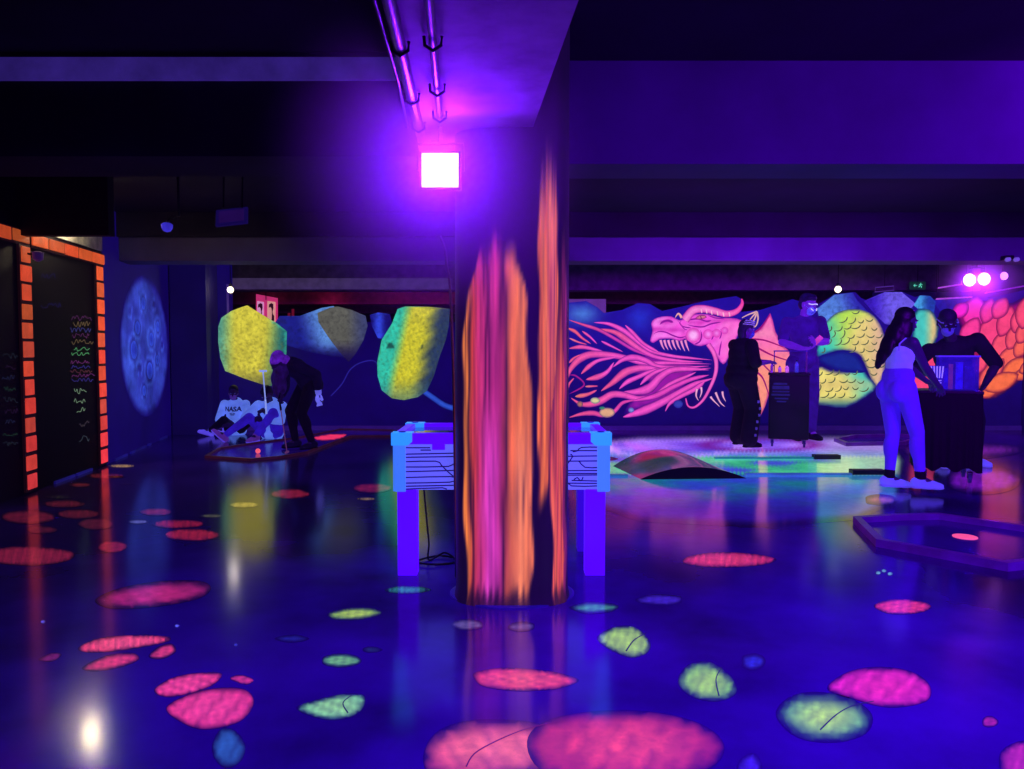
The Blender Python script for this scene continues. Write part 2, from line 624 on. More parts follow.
# big overlapping pair at the bottom
floor_rock([(424, 752), (440, 730), (475, 720), (530, 722), (575, 735), (585, 752), (540, 772), (470, 782), (430, 775)], (255, 112, 112), (226, 52, 100), 14, label='large pink rock painted on the floor, partly under the bigger one')
floor_rock([(527, 742), (545, 722), (590, 712), (650, 712), (700, 724), (724, 745), (712, 768), (660, 784), (590, 786), (540, 770)], (255, 74, 84), (120, 10, 36), 9, layer=2, label='largest pink rock painted on the floor')
floor_rock(ellp(523, 680, 53, 12, sk=.4), (255, 84, 92), (220, 40, 80), 4)
floor_rock(ellp(727, 560, 48, 7.5), (236, 60, 92), (200, 30, 80), 3)
floor_rock(ellp(902, 607, 27, 8), (250, 60, 110), (220, 34, 110), 3)
floor_rock([(827, 689), (848, 672), (880, 667), (912, 672), (930, 686), (926, 702), (890, 708), (855, 700)], (255, 46, 178), (214, 30, 190), 5)
floor_rock([(1000, 755), (1012, 744), (1030, 742), (1045, 760), (1030, 778), (1004, 775)], (190, 40, 150), None, 6)
floor_rock(ellp(990, 722, 8, 6), (170, 34, 130), None, 4)
# the green ones
floor_rock([(776, 716), (788, 698), (815, 692), (850, 698), (872, 715), (866, 734), (835, 743), (798, 738)], (186, 226, 70), (40, 160, 150), 15, curve=5)
floor_rock([(678, 682), (688, 665), (710, 662), (732, 678), (736, 694), (715, 702), (690, 696)], (176, 222, 50), (80, 160, 60), 8)
floor_rock([(597, 640), (612, 628), (634, 627), (650, 642), (646, 654), (626, 657)], (176, 216, 70), (150, 200, 70), 5)
floor_rock(ellp(595, 608, 24, 6), (70, 150, 110), None, 5)
floor_rock(ellp(354, 614, 26, 6.5, sk=-1.2), (176, 206, 60), (90, 150, 60), 4)
floor_rock(ellp(341, 661, 20, 7), (120, 190, 110), (70, 140, 100), 4)
floor_rock([(296, 708), (320, 699), (345, 694), (364, 696), (362, 710), (345, 719), (320, 719)], (150, 214, 130), (110, 200, 150), 5)
floor_rock(ellp(408, 590, 22, 4), (40, 130, 110), None, 4)
for pts, host in (([(874, 702), (852, 707), (836, 716), (820, 731)], 'a'), ([(722, 668), (716, 680), (719, 697)], 'b'), ([(646, 634), (634, 641), (626, 652)], 'c'), ([(352, 696), (343, 704), (348, 714)], 'd'), ([(560, 722), (520, 732), (478, 752), (466, 768)], 'e')):
    p = Paint(fmap)
    p.stroke(pts, .8, 1.6, (60, 60, 40) if host != 'e' else (130, 30, 60), (18, 14, 30) if host != 'e' else (70, 8, 40), 3.2, bulge=False)
    p.build('painted_crack', M['floorpaint'], floor, colour=True)
# blue and violet smudges
for (x, y, rx, ry, c) in ((660, 600, 24, 6, (60, 34, 190)), (753, 662, 12, 9, (40, 44, 220)), (292, 639, 16, 4, (24, 30, 140)), (372, 650, 10, 3, (30, 60, 90)),
                          (229, 748, 16, 20, (40, 90, 170)), (468, 625, 16, 6, (96, 80, 130)), (522, 627, 14, 5, (90, 70, 130)), (750, 768, 12, 14, (60, 30, 230))):
    floor_rock(ellp(x, y, rx, ry), c, None, 6, name='painted_pebble')
# pink split stones on the near side
floor_rock([(78, 648), (100, 638), (140, 635), (168, 637), (165, 643), (120, 651), (88, 653)], (255, 84, 130), (240, 60, 110), 3)
floor_rock([(82, 668), (105, 656), (132, 653), (139, 660), (120, 668), (95, 672)], (220, 56, 110), None, 4)
floor_rock([(149, 655), (160, 646), (172, 644), (176, 652), (164, 659), (152, 659)], (230, 60, 120), None, 4)
floor_rock([(154, 690), (172, 678), (198, 673), (222, 674), (212, 686), (186, 695), (164, 697)], (255, 70, 150), (250, 60, 140), 3)
floor_rock([(166, 708), (190, 694), (220, 688), (246, 690), (254, 704), (240, 722), (205, 730), (180, 722)], (255, 70, 150), (240, 50, 130), 4)
floor_rock([(230, 679), (240, 675), (254, 680), (246, 685)], (210, 50, 130), None, 3)
floor_rock([(38, 660), (52, 653), (62, 655), (52, 662)], (120, 30, 100), None, 4)
# wide dim red patch and the field of red stones near the brick frame
floor_rock([(95, 600), (120, 588), (160, 581), (200, 581), (211, 589), (196, 600), (150, 608), (110, 609)], (196, 40, 110), (110, 20, 86), 7)
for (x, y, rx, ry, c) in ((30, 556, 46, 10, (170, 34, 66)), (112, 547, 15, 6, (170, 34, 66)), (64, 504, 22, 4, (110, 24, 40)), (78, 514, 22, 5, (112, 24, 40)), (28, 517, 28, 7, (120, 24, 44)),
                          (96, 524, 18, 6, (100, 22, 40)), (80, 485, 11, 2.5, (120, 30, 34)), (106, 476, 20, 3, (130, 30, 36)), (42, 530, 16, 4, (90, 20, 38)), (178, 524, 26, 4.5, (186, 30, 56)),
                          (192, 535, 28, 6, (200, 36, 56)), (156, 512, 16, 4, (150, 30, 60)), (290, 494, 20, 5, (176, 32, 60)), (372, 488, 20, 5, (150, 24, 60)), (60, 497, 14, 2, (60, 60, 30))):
    floor_rock(ellp(x, y, rx, ry, jit=.06), tuple(v * .74 for v in c), None, 3, step=1.6)  # stones darkened in colour for the shadow on this side
for (x, y, rx, ry, c) in ((122, 466, 14, 1.8, (170, 130, 70)), (116, 477, 8, 1.0, (150, 110, 60)), (138, 522, 10, 2, (90, 90, 150)), (244, 505, 15, 3, (150, 130, 60)), (212, 516, 12, 1.8, (80, 80, 50)), (366, 499, 9, 1.6, (140, 110, 70)), (126, 484, 7, .9, (130, 60, 50))):
    floor_rock(ellp(x, y, rx, ry, jit=.04), c, None, 1.5, step=1.0, name='painted_pebble')
# star specks
for (x, y) in ((43, 622), (236, 645), (177, 626), (884, 571), (890, 574), (878, 573)):
    floor_rock(ellp(x, y, 2.6, 1.8, n=6), (90, 90, 255) if x < 800 else (120, 190, 220), None, 1.2, step=1.0, name='painted_star')


# the painted lake behind the air hockey table
def lake(x, y, d):
    n = math.sin(x * 0.035 + y * 0.25) * 0.5 + math.sin(x * 0.09 - y * 0.4 + 1) * 0.3 + math.sin(x * 0.02 + y * 0.9) * 0.25
    if y < 456:
        c = mixc((92, 50, 200), (170, 120, 250), 0.5 + n * 0.6)
        c = mixc(c, (40, 150, 190), sstep(448, 456, y) * 0.5)
    elif y < 474:
        c = mixc((36, 150, 110), (70, 190, 130), 0.5 + n * 0.6)
        c = mixc(c, (60, 70, 200), sstep(0.1, 0.7, -n))
        if x > 800: c = mixc(c, (170, 190, 160), sstep(800, 850, x) * 0.8)
    else:
        c = mixc((16, 110, 120), (40, 60, 190), 0.5 + n * 0.7)
        c = mixc(c, (30, 8, 120), sstep(480, 520, y))
        if x > 820: c = mixc(c, (60, 120, 170), 0.4)
    if x > 790 and y < 458: c = mixc(c, (190, 190, 180), 0.45 * sstep(790, 850, x))
    ring = abs(math.hypot((x - 672) / 70, (y - 447) / 9) - 1)
    if ring < 0.12: c = mixc(c, (200, 150, 255), 0.5)
    ring = abs(math.hypot((x - 760) / 60, (y - 445) / 6.5) - 0.9)
    if ring < 0.3: c = mixc(c, (110, 20, 120), 0.8 * (1 - ring / .3))
    return tuple(min(255, v * 1.0) * sstep(0, 9, d) for v in c)


p = Paint(fmap)
p.poly([(572, 440), (640, 433.5), (760, 432.5), (890, 434), (905, 460), (900, 500), (860, 520), (760, 528), (640, 522), (572, 500)], lake, (4, 1.6), 0.6)
o = p.build('painted_lake', M['floorpaint'], floor, colour=True)
o['label'] = 'violet, teal and green lake painted on the floor'
for (x, y, rx, ry, c) in ((960, 450, 60, 9, (120, 30, 150)), (985, 480, 40, 14, (110, 16, 170)), (880, 500, 16, 6, (150, 80, 90)), (608, 459, 10, 2, (180, 30, 80))):
    floor_rock(ellp(x, y, rx, ry), c, None, 8, layer=1.4)  # the two broad magenta patches paint in the dragon's reflection and floor light

# ------------------------------------------------------------------ wall murals
def wmap(px, py, l):
    p = at_y(px, py, WY)
    return V((p.x, WY - 0.004 - 0.0016 * l, p.z))


# cut-out asteroid panels
def asteroid(name, label, pts, colf, layer=14, step=2.0, curve=0, Y=WY):
    def amap(px, py, l):
        q = at_y(px, py, Y)
        return V((q.x, Y - .004 - .0016 * l, q.z))
    p = Paint(amap)
    p.poly(pts, colf, step, layer, curve, rim=(8, 4, 40))
    o = p.build(name, M['rockpaint'], colour=True)
    cxx, cyy = sum(q[0] for q in pts) / len(pts), sum(q[1] for q in pts) / len(pts)
    if cyy < 322: cyy = 330
    e = at_y(cxx, cyy, Y)
    b = MB(); b.box((e.x - .07, Y - .004 - .0016 * (layer - 6), e.z - .03), (e.x + .07, WY + .001, e.z + .03)); mr_ = b.build('mount_rail', M['blackplastic'], o)
    tag(o, label, 'painted panel', 'painted asteroid panels along the back wall')
    return o


def c_yellow(x, y, d):
    base = mixc((86, 160, 140), (214, 202, 64), sstep(219, 238, x))
    base = mixc(base, (30, 106, 112), sstep(262, 286, x + (y - 340) * 0.1))
    base = mixc(base, (92, 170, 190), sstep(0.35, 1, (330 - y) / 22 - (x - 219) / 34))
    n = math.sin(x * .7 + y * .3) * math.sin(y * .8 - x * .2) * .5 + math.sin(x * 1.9) * math.sin(y * 1.7) * .3
    base = mixc(base, (130, 118, 50), 0.45 * sstep(0, .6, n) * sstep(325, 350, y))
    if x > 284 or (x > 270 and d < 1.5): base = mixc(base, (56, 170, 150), .6)
    return mixc(base, (70, 70, 60), .5 * sstep(365, 386, y))


asteroid('asteroid_panel', 'yellow faceted asteroid painting above the two seated people', [(219, 327), (222, 318), (232, 311), (243, 307), (248, 305.5), (265, 316), (277, 323), (287.5, 331.5), (287, 354), (281, 372), (272, 386), (262, 384), (244, 378), (226, 371), (221, 358), (219, 342)], c_yellow, 16, Y=11.3)
asteroid('asteroid_panel', 'blue sloping asteroid painting between the yellow and the grey one', [(276, 322), (280, 316), (300, 316), (322, 308), (334, 306), (350, 330), (350, 358), (330, 356), (310, 352), (286, 345)],
         lambda x, y, d: mixc(mixc((22, 26, 130), (92, 140, 216), sstep(296, 326, x - (y - 330) * .3)), (18, 10, 90), sstep(340, 358, y)), 9)
asteroid('asteroid_panel', 'dim grey olive asteroid painting between two blue ones', [(318, 313), (330, 308), (338, 306.5), (352, 310), (366, 316), (368, 326), (364, 340), (356, 354), (349, 362), (340, 352), (328, 336), (319, 322)],
         lambda x, y, d: mixc(mixc((92, 92, 84), (60, 66, 108), sstep(345, 366, x)), (26, 18, 72), sstep(338, 360, y)), 18)
asteroid('asteroid_panel', 'small dark blue asteroid painting beside the green and yellow one', [(370, 315), (378, 312.5), (390, 314), (393, 326), (388, 340), (378, 338), (372, 326)],
         lambda x, y, d: mixc((20, 14, 110), (48, 70, 220), math.exp(-((x - 379) / 5) ** 2)), 8)


def c_green(x, y, d):
    ax = 392 + (398 - y) * 0.22          # bright yellow ridge line
    t = (x - ax)
    base = mixc((50, 196, 170), (214, 204, 44), sstep(-10, 3, t))
    base = mixc(base, (40, 58, 92), sstep(14, 34, t + 1.5 * math.sin(y * .2) + 1.2 * math.sin(y * .55 + x * .4)))
    n = math.sin(x * .9 + y * .35) * math.sin(y * .7 - x * .3)
    base = mixc(base, (90, 110, 60), .3 * sstep(0.2, 1, n))
    base = mixc(base, (60, 110, 130), .55 * sstep(376, 400, y))
    if math.hypot(x - 391, y - 346) < 3.4 or math.hypot(x - 422, y - 347) < 2: base = mixc(base, (20, 50, 50), .7)
    return base


asteroid('asteroid_panel', 'tall green and yellow asteroid painting next to the bark pillar', [(398, 309), (406, 306.5), (430, 307), (450, 309), (449, 326), (446, 340), (440, 356), (434, 376), (427, 391), (418, 397), (404, 400), (392, 398), (382, 390), (378, 376), (377.5, 362), (382, 340), (392, 324)], c_green, 18)
# blue ropes linking them, painted on the wall
p = Paint(wmap)
p.stroke([(331, 396), (342, 384), (350, 370), (360, 363), (372, 360.5), (378, 364)], 1.2, 1.6, (14, 8, 80), (40, 34, 150), 2, bulge=False)
p.stroke([(422, 390), (432, 397), (444, 405), (456, 409)], 6, 6, (12, 10, 90), (44, 84, 210), 2, bulge=False)
sm('painted_rope', p, M['mural'], wall_back, colour=True)

# ---- the dragon
SL = lambda x0, y0, s: (lambda pts: [(x0 + a / s, y0 + c / s) for a, c in pts])
Fz, Hz = SL(560, 310, 6.69), SL(640, 290, 5.914)
Cz, Rz = SL(800, 285, 5.915), SL(924, 285, 5.3)
dragon = thing('dragon_mural', 'glowing pink horned dragon mural breathing long magenta flames on back wall', 'mural', (2.2, WY - 0.01, 0))
BL = (18, 8, 118)
top = [(556, 303), (566, 303), (586, 301), (597, 307), (604, 313), (622, 310), (638, 303), (650, 304), (662, 311), (680, 307), (705, 301), (736, 296), (743, 300), (741, 312), (760, 310), (778, 304.5), (792, 299), (812, 305)]
p = Paint(wmap)


def c_back(x, y, d):
    c = mixc((26, 14, 150), (16, 4, 96), sstep(310, 420, y))
    c = mixc(c, (70, 120, 214), math.exp(-((x - 582) / 16) ** 2 - ((y - 314) / 9) ** 2))
    c = mixc(c, (34, 60, 220), .7 * math.exp(-((x - 640) / 12) ** 2 - ((y - 318) / 12) ** 2))
    return c


p.poly(top + [(812, 423), (556, 423)], c_back, 5, 1.0, rim=(10, 4, 60))
sm('backdrop', p, M['mural'], dragon, colour=True)

ED, MG, TP = (70, 6, 120), (255, 86, 204), (252, 92, 134)
p = Paint(wmap)
p.poly([(636, 347), (650, 354), (672, 358), (690, 361), (696, 370), (690, 379), (680, 391), (662, 402), (640, 409), (624, 414), (634, 396), (650, 385), (640, 376), (628, 372), (645, 364)], lambda x, y, d: mixc((40, 6, 120), (150, 24, 160), sstep(0, 5, d)), 3, 1.6, 3)
FL = [
    ([(594, 322.5), (609, 324), (624, 331), (638, 342), (651, 351), (672, 356), (690, 358), (706, 360)], 5.5, 2, MG, None),
    ([(596, 329), (614, 332), (627, 340), (641, 350), (656, 357), (680, 361), (707, 362)], 7, 2, MG, TP),
    ([(625, 325), (633, 333), (644, 344), (660, 353)], 3.5, 3, MG, None),
    ([(569, 320), (584, 325), (599, 330), (617, 340), (632, 349), (648, 356)], 3, 3, (216, 60, 180), TP),
    ([(601, 341), (611, 346), (623, 352)], 3, 1, MG, None),
    ([(567, 328), (575, 331.5), (582, 338), (591, 344)], 4, 1.5, TP, (250, 110, 110)),
    ([(582, 331), (590, 337), (597, 344)], 3, 1, MG, TP),
    ([(569, 338), (578, 342), (587, 344.5)], 2.4, 1, TP, (240, 140, 140)),
    ([(569, 348.5), (582, 347), (596, 350), (610, 355)], 4.5, 2, MG, TP),
    ([(567, 381), (570, 370), (579, 359.5), (591, 354.5), (609, 355), (626, 358), (643, 363), (670, 363), (707, 364)], 8, 3, MG, TP),
    ([(569, 363), (574, 358), (581, 354.5)], 3, 1, TP, TP),
    ([(581, 374), (590, 365.5), (600, 360), (618, 357)], 5, 2, MG, TP),
    ([(613, 367), (623, 359.5), (635, 357.5), (647, 361), (658, 366.5), (680, 367.5), (707, 366)], 6.5, 3, MG, None),
    ([(586, 379.5), (599, 376.5), (608, 371), (614, 362)], 6.5, 2, MG, TP),
    ([(601, 391), (612, 383), (624, 373), (635, 369), (647, 368), (662, 370.5), (685, 370), (707, 368)], 8.5, 3, MG, TP),
    ([(619, 389), (627, 382), (638, 377), (652, 371), (670, 368)], 5, 3, MG, None),
    ([(640, 385), (648, 377), (658, 371), (674, 367)], 4.5, 3, MG, None),
    ([(621, 392.5), (638, 391.5), (650, 387.5), (660, 377), (672, 370), (690, 369), (707, 370)], 10, 3, MG, None),
    ([(571, 398), (581, 404), (591, 404), (602, 400), (612, 394.5), (624, 395), (638, 398.5), (654, 396), (670, 384), (690, 375), (705, 372)], 8, 3, MG, TP),
    ([(569, 417.5), (581, 414), (593, 413), (603, 415), (614, 411.5), (623, 402.5), (638, 400)], 5, 3, (240, 74, 170), TP),
    ([(623, 417), (635, 413.5), (650, 408), (665, 400.5), (680, 392), (695, 384), (708, 378)], 9, 4, MG, None),
    ([(665, 411.5), (670, 403), (681, 396), (695, 389), (709, 381)], 3, 5, MG, None),
    ([(632, 401), (655, 396), (674, 386.5), (692, 379), (707, 375)], 6, 3, (246, 76, 196), None),
    ([(575, 396.5), (587, 394.5), (597, 390)], 5, 1.5, TP, (250, 140, 100)),
    ([(567, 390), (569, 384), (574, 378)], 3, 1.2, TP, TP),
    ([(585, 386.5), (598, 386)], 2.6, 1, TP, (240, 140, 120)),
    ([(569, 375), (576, 376), (584, 385), (569, 394)], 1.6, 1.6, (170, 30, 130), None),
]
for i, (pts, w0, w1, mid, tip) in enumerate(FL):
    if pts[-1][0] > 688:
        pts = pts[:-1] + [(pts[-1][0] + (6, -4, 2, -9, 4)[i % 5], pts[-1][1])]
    p.stroke(pts, w0 * 1.25, w1 * 1.1, ED, mid, 2 + i * 0.12, tipmid=tip, taper=True)
sm('flame_breath', p, M['mural'], dragon, colour=True)
# pale eggs in the flames
for (x, y, rx, ry, c) in ((595, 400.5, 5, 3.2, (220, 214, 150)), (607, 412.5, 8, 5, (226, 170, 130)), (631, 410, 3, 2.6, (130, 150, 220)), (678, 404, 5, 4, (50, 60, 170)), (580, 404, 3, 3, (190, 120, 90)), (602, 408, 3, 1.6, (60, 170, 90))):
    p = Paint(wmap)
    p.poly(ellp(x, y, rx, ry, 8, 0.05), lambda a, e, d, c=c: mixc(mixc(c, BL, .5), c, sstep(0, 2, d)), 1.2, 8, 3)
    sm('egg', p, M['mural'], dragon, colour=True)

HP, HL, HDk = (248, 82, 218), (255, 150, 250), (116, 8, 136)
p = Paint(wmap)


def c_head(x, y, d):
    n = .5 + .5 * math.sin(x * .35 + y * .5)
    c = mixc(HP, HL, .35 * n)
    c = mixc(c, HL, .8 * math.exp(-((x - 659) / 7) ** 2 - ((y - 321) / 6) ** 2))
    c = mixc(c, HL, .6 * math.exp(-((x - 662) / 12) ** 2 - ((y - 335.5) / 3) ** 2))
    c = mixc(c, (255, 120, 200), .6 * sstep(712, 730, x))
    c = mixc(c, (190, 40, 170), .55 * math.exp(-((y - 329.5 - (x - 665) * .05) / 2.2) ** 2) * (x < 684))
    c = mixc(c, (180, 30, 160), .6 * math.exp(-((x - 664) / 7) ** 2 - ((y - 322) / 2.4) ** 2))
    c = mixc(c, (200, 40, 170), .5 * math.exp(-((y - 322 + (x - 700) * .06) / 2) ** 2) * (x > 688))
    return mixc(HDk, c, .3 + .7 * sstep(0, 1.8, d))


p.poly(Hz([(60, 290), (72, 240), (64, 200), (82, 172), (130, 157), (185, 157), (228, 178), (258, 170), (300, 150), (360, 140), (430, 150), (480, 165), (530, 165), (600, 180), (590, 240), (560, 300), (520, 400), (490, 440), (455, 400), (430, 350), (400, 322), (360, 332), (320, 326), (288, 303), (262, 290), (235, 303), (190, 290), (150, 288), (110, 293), (80, 313), (62, 306)]), c_head, 1.6, 12, 2)
for pts, w in (([(75, 262), (110, 246), (150, 250), (190, 268), (235, 282), (272, 272)], 5), ([(115, 205), (135, 188), (165, 182), (195, 192)], 9), ([(270, 190), (300, 175), (345, 172), (390, 185), (420, 180)], 6),
               ([(275, 205), (320, 215), (370, 218), (420, 200), (480, 190)], 5), ([(355, 235), (362, 270), (350, 305), (318, 322)], 5), ([(425, 240), (432, 268), (420, 295)], 4), ([(475, 230), (478, 262), (468, 290)], 4),
               ([(225, 185), (250, 215), (300, 225)], 4), ([(270, 262), (272, 285), (290, 302)], 4), ([(400, 150), (440, 165), (500, 172)], 4), ([(480, 300), (470, 350), (465, 390)], 5), ([(240, 180), (236, 200), (262, 232), (280, 235)], 3)):
    p.stroke(Hz(pts), w / 5.9 * 1.6, w / 5.9 * 2.2, mixc(HDk, HP, .85), mixc(HDk, HP, .12), 13, taper=True)
for (x, y, r, c) in ((313, 268, 44, (255, 176, 248)), (400, 262, 30, HL), (450, 256, 26, HL), (498, 240, 22, HL)):
    q = Hz([(x, y)])[0]
    p.poly(ellp(q[0], q[1], r / 5.9, r / 5.9, 12, 0), lambda a, e, d, c=c: mixc((228, 70, 190), c, sstep(0, 5.5, d)), 1.2, 13.4, 2)
sm('head', p, M['mural'], dragon, colour=True)
p = Paint(wmap)
p.poly(Hz([(325, 166), (348, 150), (380, 150), (392, 162), (370, 172), (340, 174)]), lambda a, e, d: mixc((140, 16, 110), (246, 150, 150), sstep(0, 2, d)), 1.2, 15, 2)
p.stroke(Hz([(356, 154), (360, 172)]), .8, .8, (60, 0, 60), (60, 0, 60), 15.4, bulge=False)
sm('eye', p, M['mural'], dragon, colour=True)
p = Paint(wmap)
p.stroke(Hz([(598, 52), (600, 85), (570, 125), (510, 142), (440, 125), (370, 112), (310, 122), (262, 178)][::1]), 30 / 5.9, 52 / 5.9, (170, 14, 140), (255, 140, 216), 15, bulge=True, tipmid=(250, 60, 150))
for (x, y) in ((390, 125), (420, 132), (455, 137), (490, 143), (525, 142), (360, 122)):
    p.stroke(Hz([(x - 2, y - 10), (x + 3, y + 14)]), 1, 1.3, (255, 150, 200), (255, 190, 220), 15.6, bulge=False)
sm('horn', p, M['mural'], dragon, colour=True)
p = Paint(wmap)
p.stroke(Hz([(205, 165), (225, 140), (245, 165)]), .8, 3, (200, 100, 140), (255, 190, 170), 15)
for i, x in enumerate((120, 142, 165, 190, 215, 240, 265)):
    sm('tooth', p, M['mural'], dragon, colour=True); p = Paint(wmap)
    p.stroke(Hz([(x + 24, 355 + (i > 4) * 8), (x + 10, 330), (x, 296)]), .8, 3, (150, 30, 140), (255, 160, 214), 11)
for (a, c, e) in (((345, 655), (330, 625), (335, 585)), ((350, 640), (362, 605), (360, 575)), ((500, 690), (470, 660), (445, 605)), ((470, 690), (430, 650), (415, 630)), ((505, 660), (490, 630), (485, 600))):
    sm('tooth', p, M['mural'], dragon, colour=True); p = Paint(wmap)
    p.stroke(Hz([a, c, e]), .8, 2.6, (120, 20, 120), (250, 190, 220), 11)
sm('tooth', p, M['mural'], dragon, colour=True)
p = Paint(wmap)
p.stroke(Hz([(268, 640), (282, 685), (320, 692), (370, 650), (410, 580), (442, 500), (448, 430), (432, 370), (400, 320)]), 8 / 5.9, 30 / 5.9, (150, 16, 140), (255, 110, 210), 16, tipmid=(240, 80, 180), bulge=False)
sm('whisker', p, M['mural'], dragon, colour=True)
p = Paint(wmap)
for pts in ([(640, 225), (680, 215), (695, 170), (688, 128)], [(600, 165), (640, 145), (688, 128)], [(640, 215), (670, 180), (688, 135)], [(630, 200), (660, 160), (688, 130)]):
    p.stroke(Hz(pts), .8, 2.2, (90, 40, 130), (246, 190, 180), 14, bulge=False)
sm('ear_fin', p, M['mural'], dragon, colour=True)
Wz = SL(700, 275, 4.157)
p = Paint(wmap)
p.poly(Wz([(180, 268), (250, 225), (290, 158), (312, 235), (350, 300), (380, 330), (390, 430), (300, 420), (290, 480), (248, 590), (236, 470), (190, 330)]), lambda x, y, d: mixc((150, 20, 130), mixc(mixc((255, 110, 190), (255, 150, 130), sstep(335, 375, y)), (255, 170, 190), .4 * math.exp(-((y - 333) / 6) ** 2)), .2 + .8 * sstep(0, 2.4, d)), 2, 9, 2)
for pts in ([(180, 268), (260, 270), (345, 300)], [(190, 275), (290, 330), (380, 360)], [(200, 290), (260, 370), (310, 420)], [(180, 262), (245, 225), (288, 165)], [(230, 400), (260, 430), (285, 500)]):
    p.stroke(Wz(pts), 2.4, 1.0, (190, 20, 130), (150, 10, 110), 10, bulge=False)
sm('wing', p, M['mural'], dragon, colour=True)

# coiled body
body = thing('serpent_body_mural', 'coiled scaly serpent body mural shading from green and yellow to pink', 'mural', (5.0, WY - 0.01, 0))
p = Paint(wmap)
top2 = [(812, 308), (835, 294), (855, 292), (861, 298), (866, 300), (884, 292), (902, 292), (915, 297), (922, 295), (930, 296), (932, 305), (960, 300), (990, 298), (1024, 290), (1060, 288), (1060, 428), (812, 423)]
p.poly(top2, lambda x, y, d: mixc((28, 10, 130), (18, 4, 84), sstep(330, 420, y)), 6, 1.0, rim=(10, 4, 60))
sm('backdrop', p, M['mural'], body, colour=True)
p = Paint(wmap)
p.poly(Cz([(100, 140), (200, 60), (310, 45), (335, 90), (400, 160), (250, 160), (120, 240)]), lambda x, y, d: mixc((84, 130, 224), (40, 36, 170), sstep(832, 860, x - (y - 300) * .4)), 2, 4)
p.poly(Cz([(375, 95), (500, 42), (600, 42), (680, 110), (560, 240), (500, 230), (430, 160)]), lambda x, y, d: mixc((56, 28, 190), (110, 90, 236), sstep(870, 893, x)), 2, 4)
p.poly(Cz([(670, 120), (706, 62), (769, 66), (800, 100), (790, 170), (720, 160)]), lambda x, y, d: mixc((70, 160, 230), (30, 60, 170), sstep(918, 930, x)), 2, 4.4)
p.poly(Rz([(40, 80), (110, 70), (300, 80), (200, 150), (100, 160)]), lambda x, y, d: (34, 24, 160), 2, 3.6)
sm('asteroid', p, M['rockpaint'], body, colour=True)


def c_up(x, y, d):
    c = mixc((58, 206, 190), (190, 226, 76), sstep(820, 850, x + (y - 330) * -.25))
    c = mixc(c, (232, 206, 120), sstep(842, 866, x + (y - 320) * .3))
    c = mixc(c, (222, 176, 150), sstep(862, 884, x))
    if y < 325: c = mixc(c, (170, 230, 60), .5 * sstep(325, 309, y))
    if x < 850: c = mixc(c, (20, 60, 140), sstep(346, 362, y))
    return mixc((30, 30, 110), c, .25 + .75 * sstep(0, 3, d))


p = Paint(wmap)
p.poly(Cz([(96, 425), (118, 300), (150, 222), (220, 162), (320, 142), (410, 165), (470, 230), (500, 330), (500, 500), (460, 600), (420, 560), (385, 480), (345, 410), (250, 385), (170, 402)]), c_up, 2, 6, 3)
p.poly(Cz([(98, 430), (180, 400), (260, 385), (340, 420), (390, 500), (360, 520), (260, 515), (150, 480)]), lambda x, y, d: mixc((14, 14, 120), (20, 50, 150), sstep(0, 5, d) * .7), 2, 7, 2)
sm('upper_coil', p, M['mural'], body, colour=True)


def c_lo(x, y, d):
    c = mixc((240, 224, 118), (66, 206, 190), sstep(840, 868, x - (y - 385) * .45))
    c = mixc(c, (226, 190, 120), .5 * math.exp(-((y - 385) / 7) ** 2))
    c = mixc(c, (60, 120, 130), sstep(394, 408, y))
    return mixc((20, 20, 110), c, .1 + .9 * sstep(0, 4, d))


p = Paint(wmap)
p.poly(Cz([(90, 480), (180, 505), (280, 512), (360, 490), (400, 540), (450, 600), (390, 660), (270, 725), (150, 715), (85, 700), (70, 640)]), c_lo, 2, 6.4, 2)
rr = random.Random(3)
arcs = []
for row in range(6):
    for k in range(9):
        arcs.append((826 + k * 7 + (row % 2) * 3.5, 372 + row * 6.0, 0))
sm('lower_coil', p, M['mural'], body, colour=True)
p = Paint(wmap)
up_poly = [V(a) for a in Cz([(110, 400), (130, 300), (160, 240), (230, 180), (320, 160), (400, 180), (460, 250), (490, 340), (490, 480), (450, 560), (400, 480), (350, 400), (250, 375), (170, 390)])]
lo_poly = [V(a) for a in Cz([(100, 500), (280, 525), (360, 510), (430, 600), (260, 705), (95, 690)])]
for row in range(13):
    if row == 7:
        sm('scale', p, M['mural'], body, colour=True); p = Paint(wmap)
    for k in range(10):
        x, y = 819 + k * 9.2 + (row % 2) * 4.6 + rr.uniform(-1.5, 1.5), 313 + row * 7.6 + rr.uniform(-1.2, 1.2)
        if inside(V((x, y)), up_poly) or inside(V((x, y)), lo_poly):
            a = rr.uniform(-.6, .2) + (-.4 if y < 360 else 0.0) + .5 * ((x - 850) / 30)
            w = rr.uniform(3, 5.6)
            ca, sa = math.cos(a), math.sin(a)
            P3 = [(-w, -1.0), (-w * .3, 1.2), (w * .5, 1.0), (w, -1.4)]
            p.stroke([(x + u * ca - v * sa, y + u * sa + v * ca) for u, v in P3], 1.0, 1.4, (150, 160, 90), (60, 70, 50), 9, taper=True, k=3)
sm('scale', p, M['mural'], body, colour=True)
p = Paint(wmap)
p.poly(Rz([(-60, 160), (0, 125), (50, 150), (75, 230), (50, 320), (-20, 400), (-60, 420)]), lambda x, y, d: mixc((20, 60, 110), mixc((70, 200, 190), (226, 196, 130), sstep(922, 934, x)), sstep(0, 4, d)), 2, 7, 2)
p.poly(Rz([(-60, 420), (0, 340), (60, 320), (100, 420), (60, 560), (-70, 580)]), lambda x, y, d: mixc((120, 0, 60), (255, 70, 120), sstep(0, 3, d)), 2, 7.4, 2)
sm('middle_coil', p, M['mural'], body, colour=True)
p = Paint(wmap)
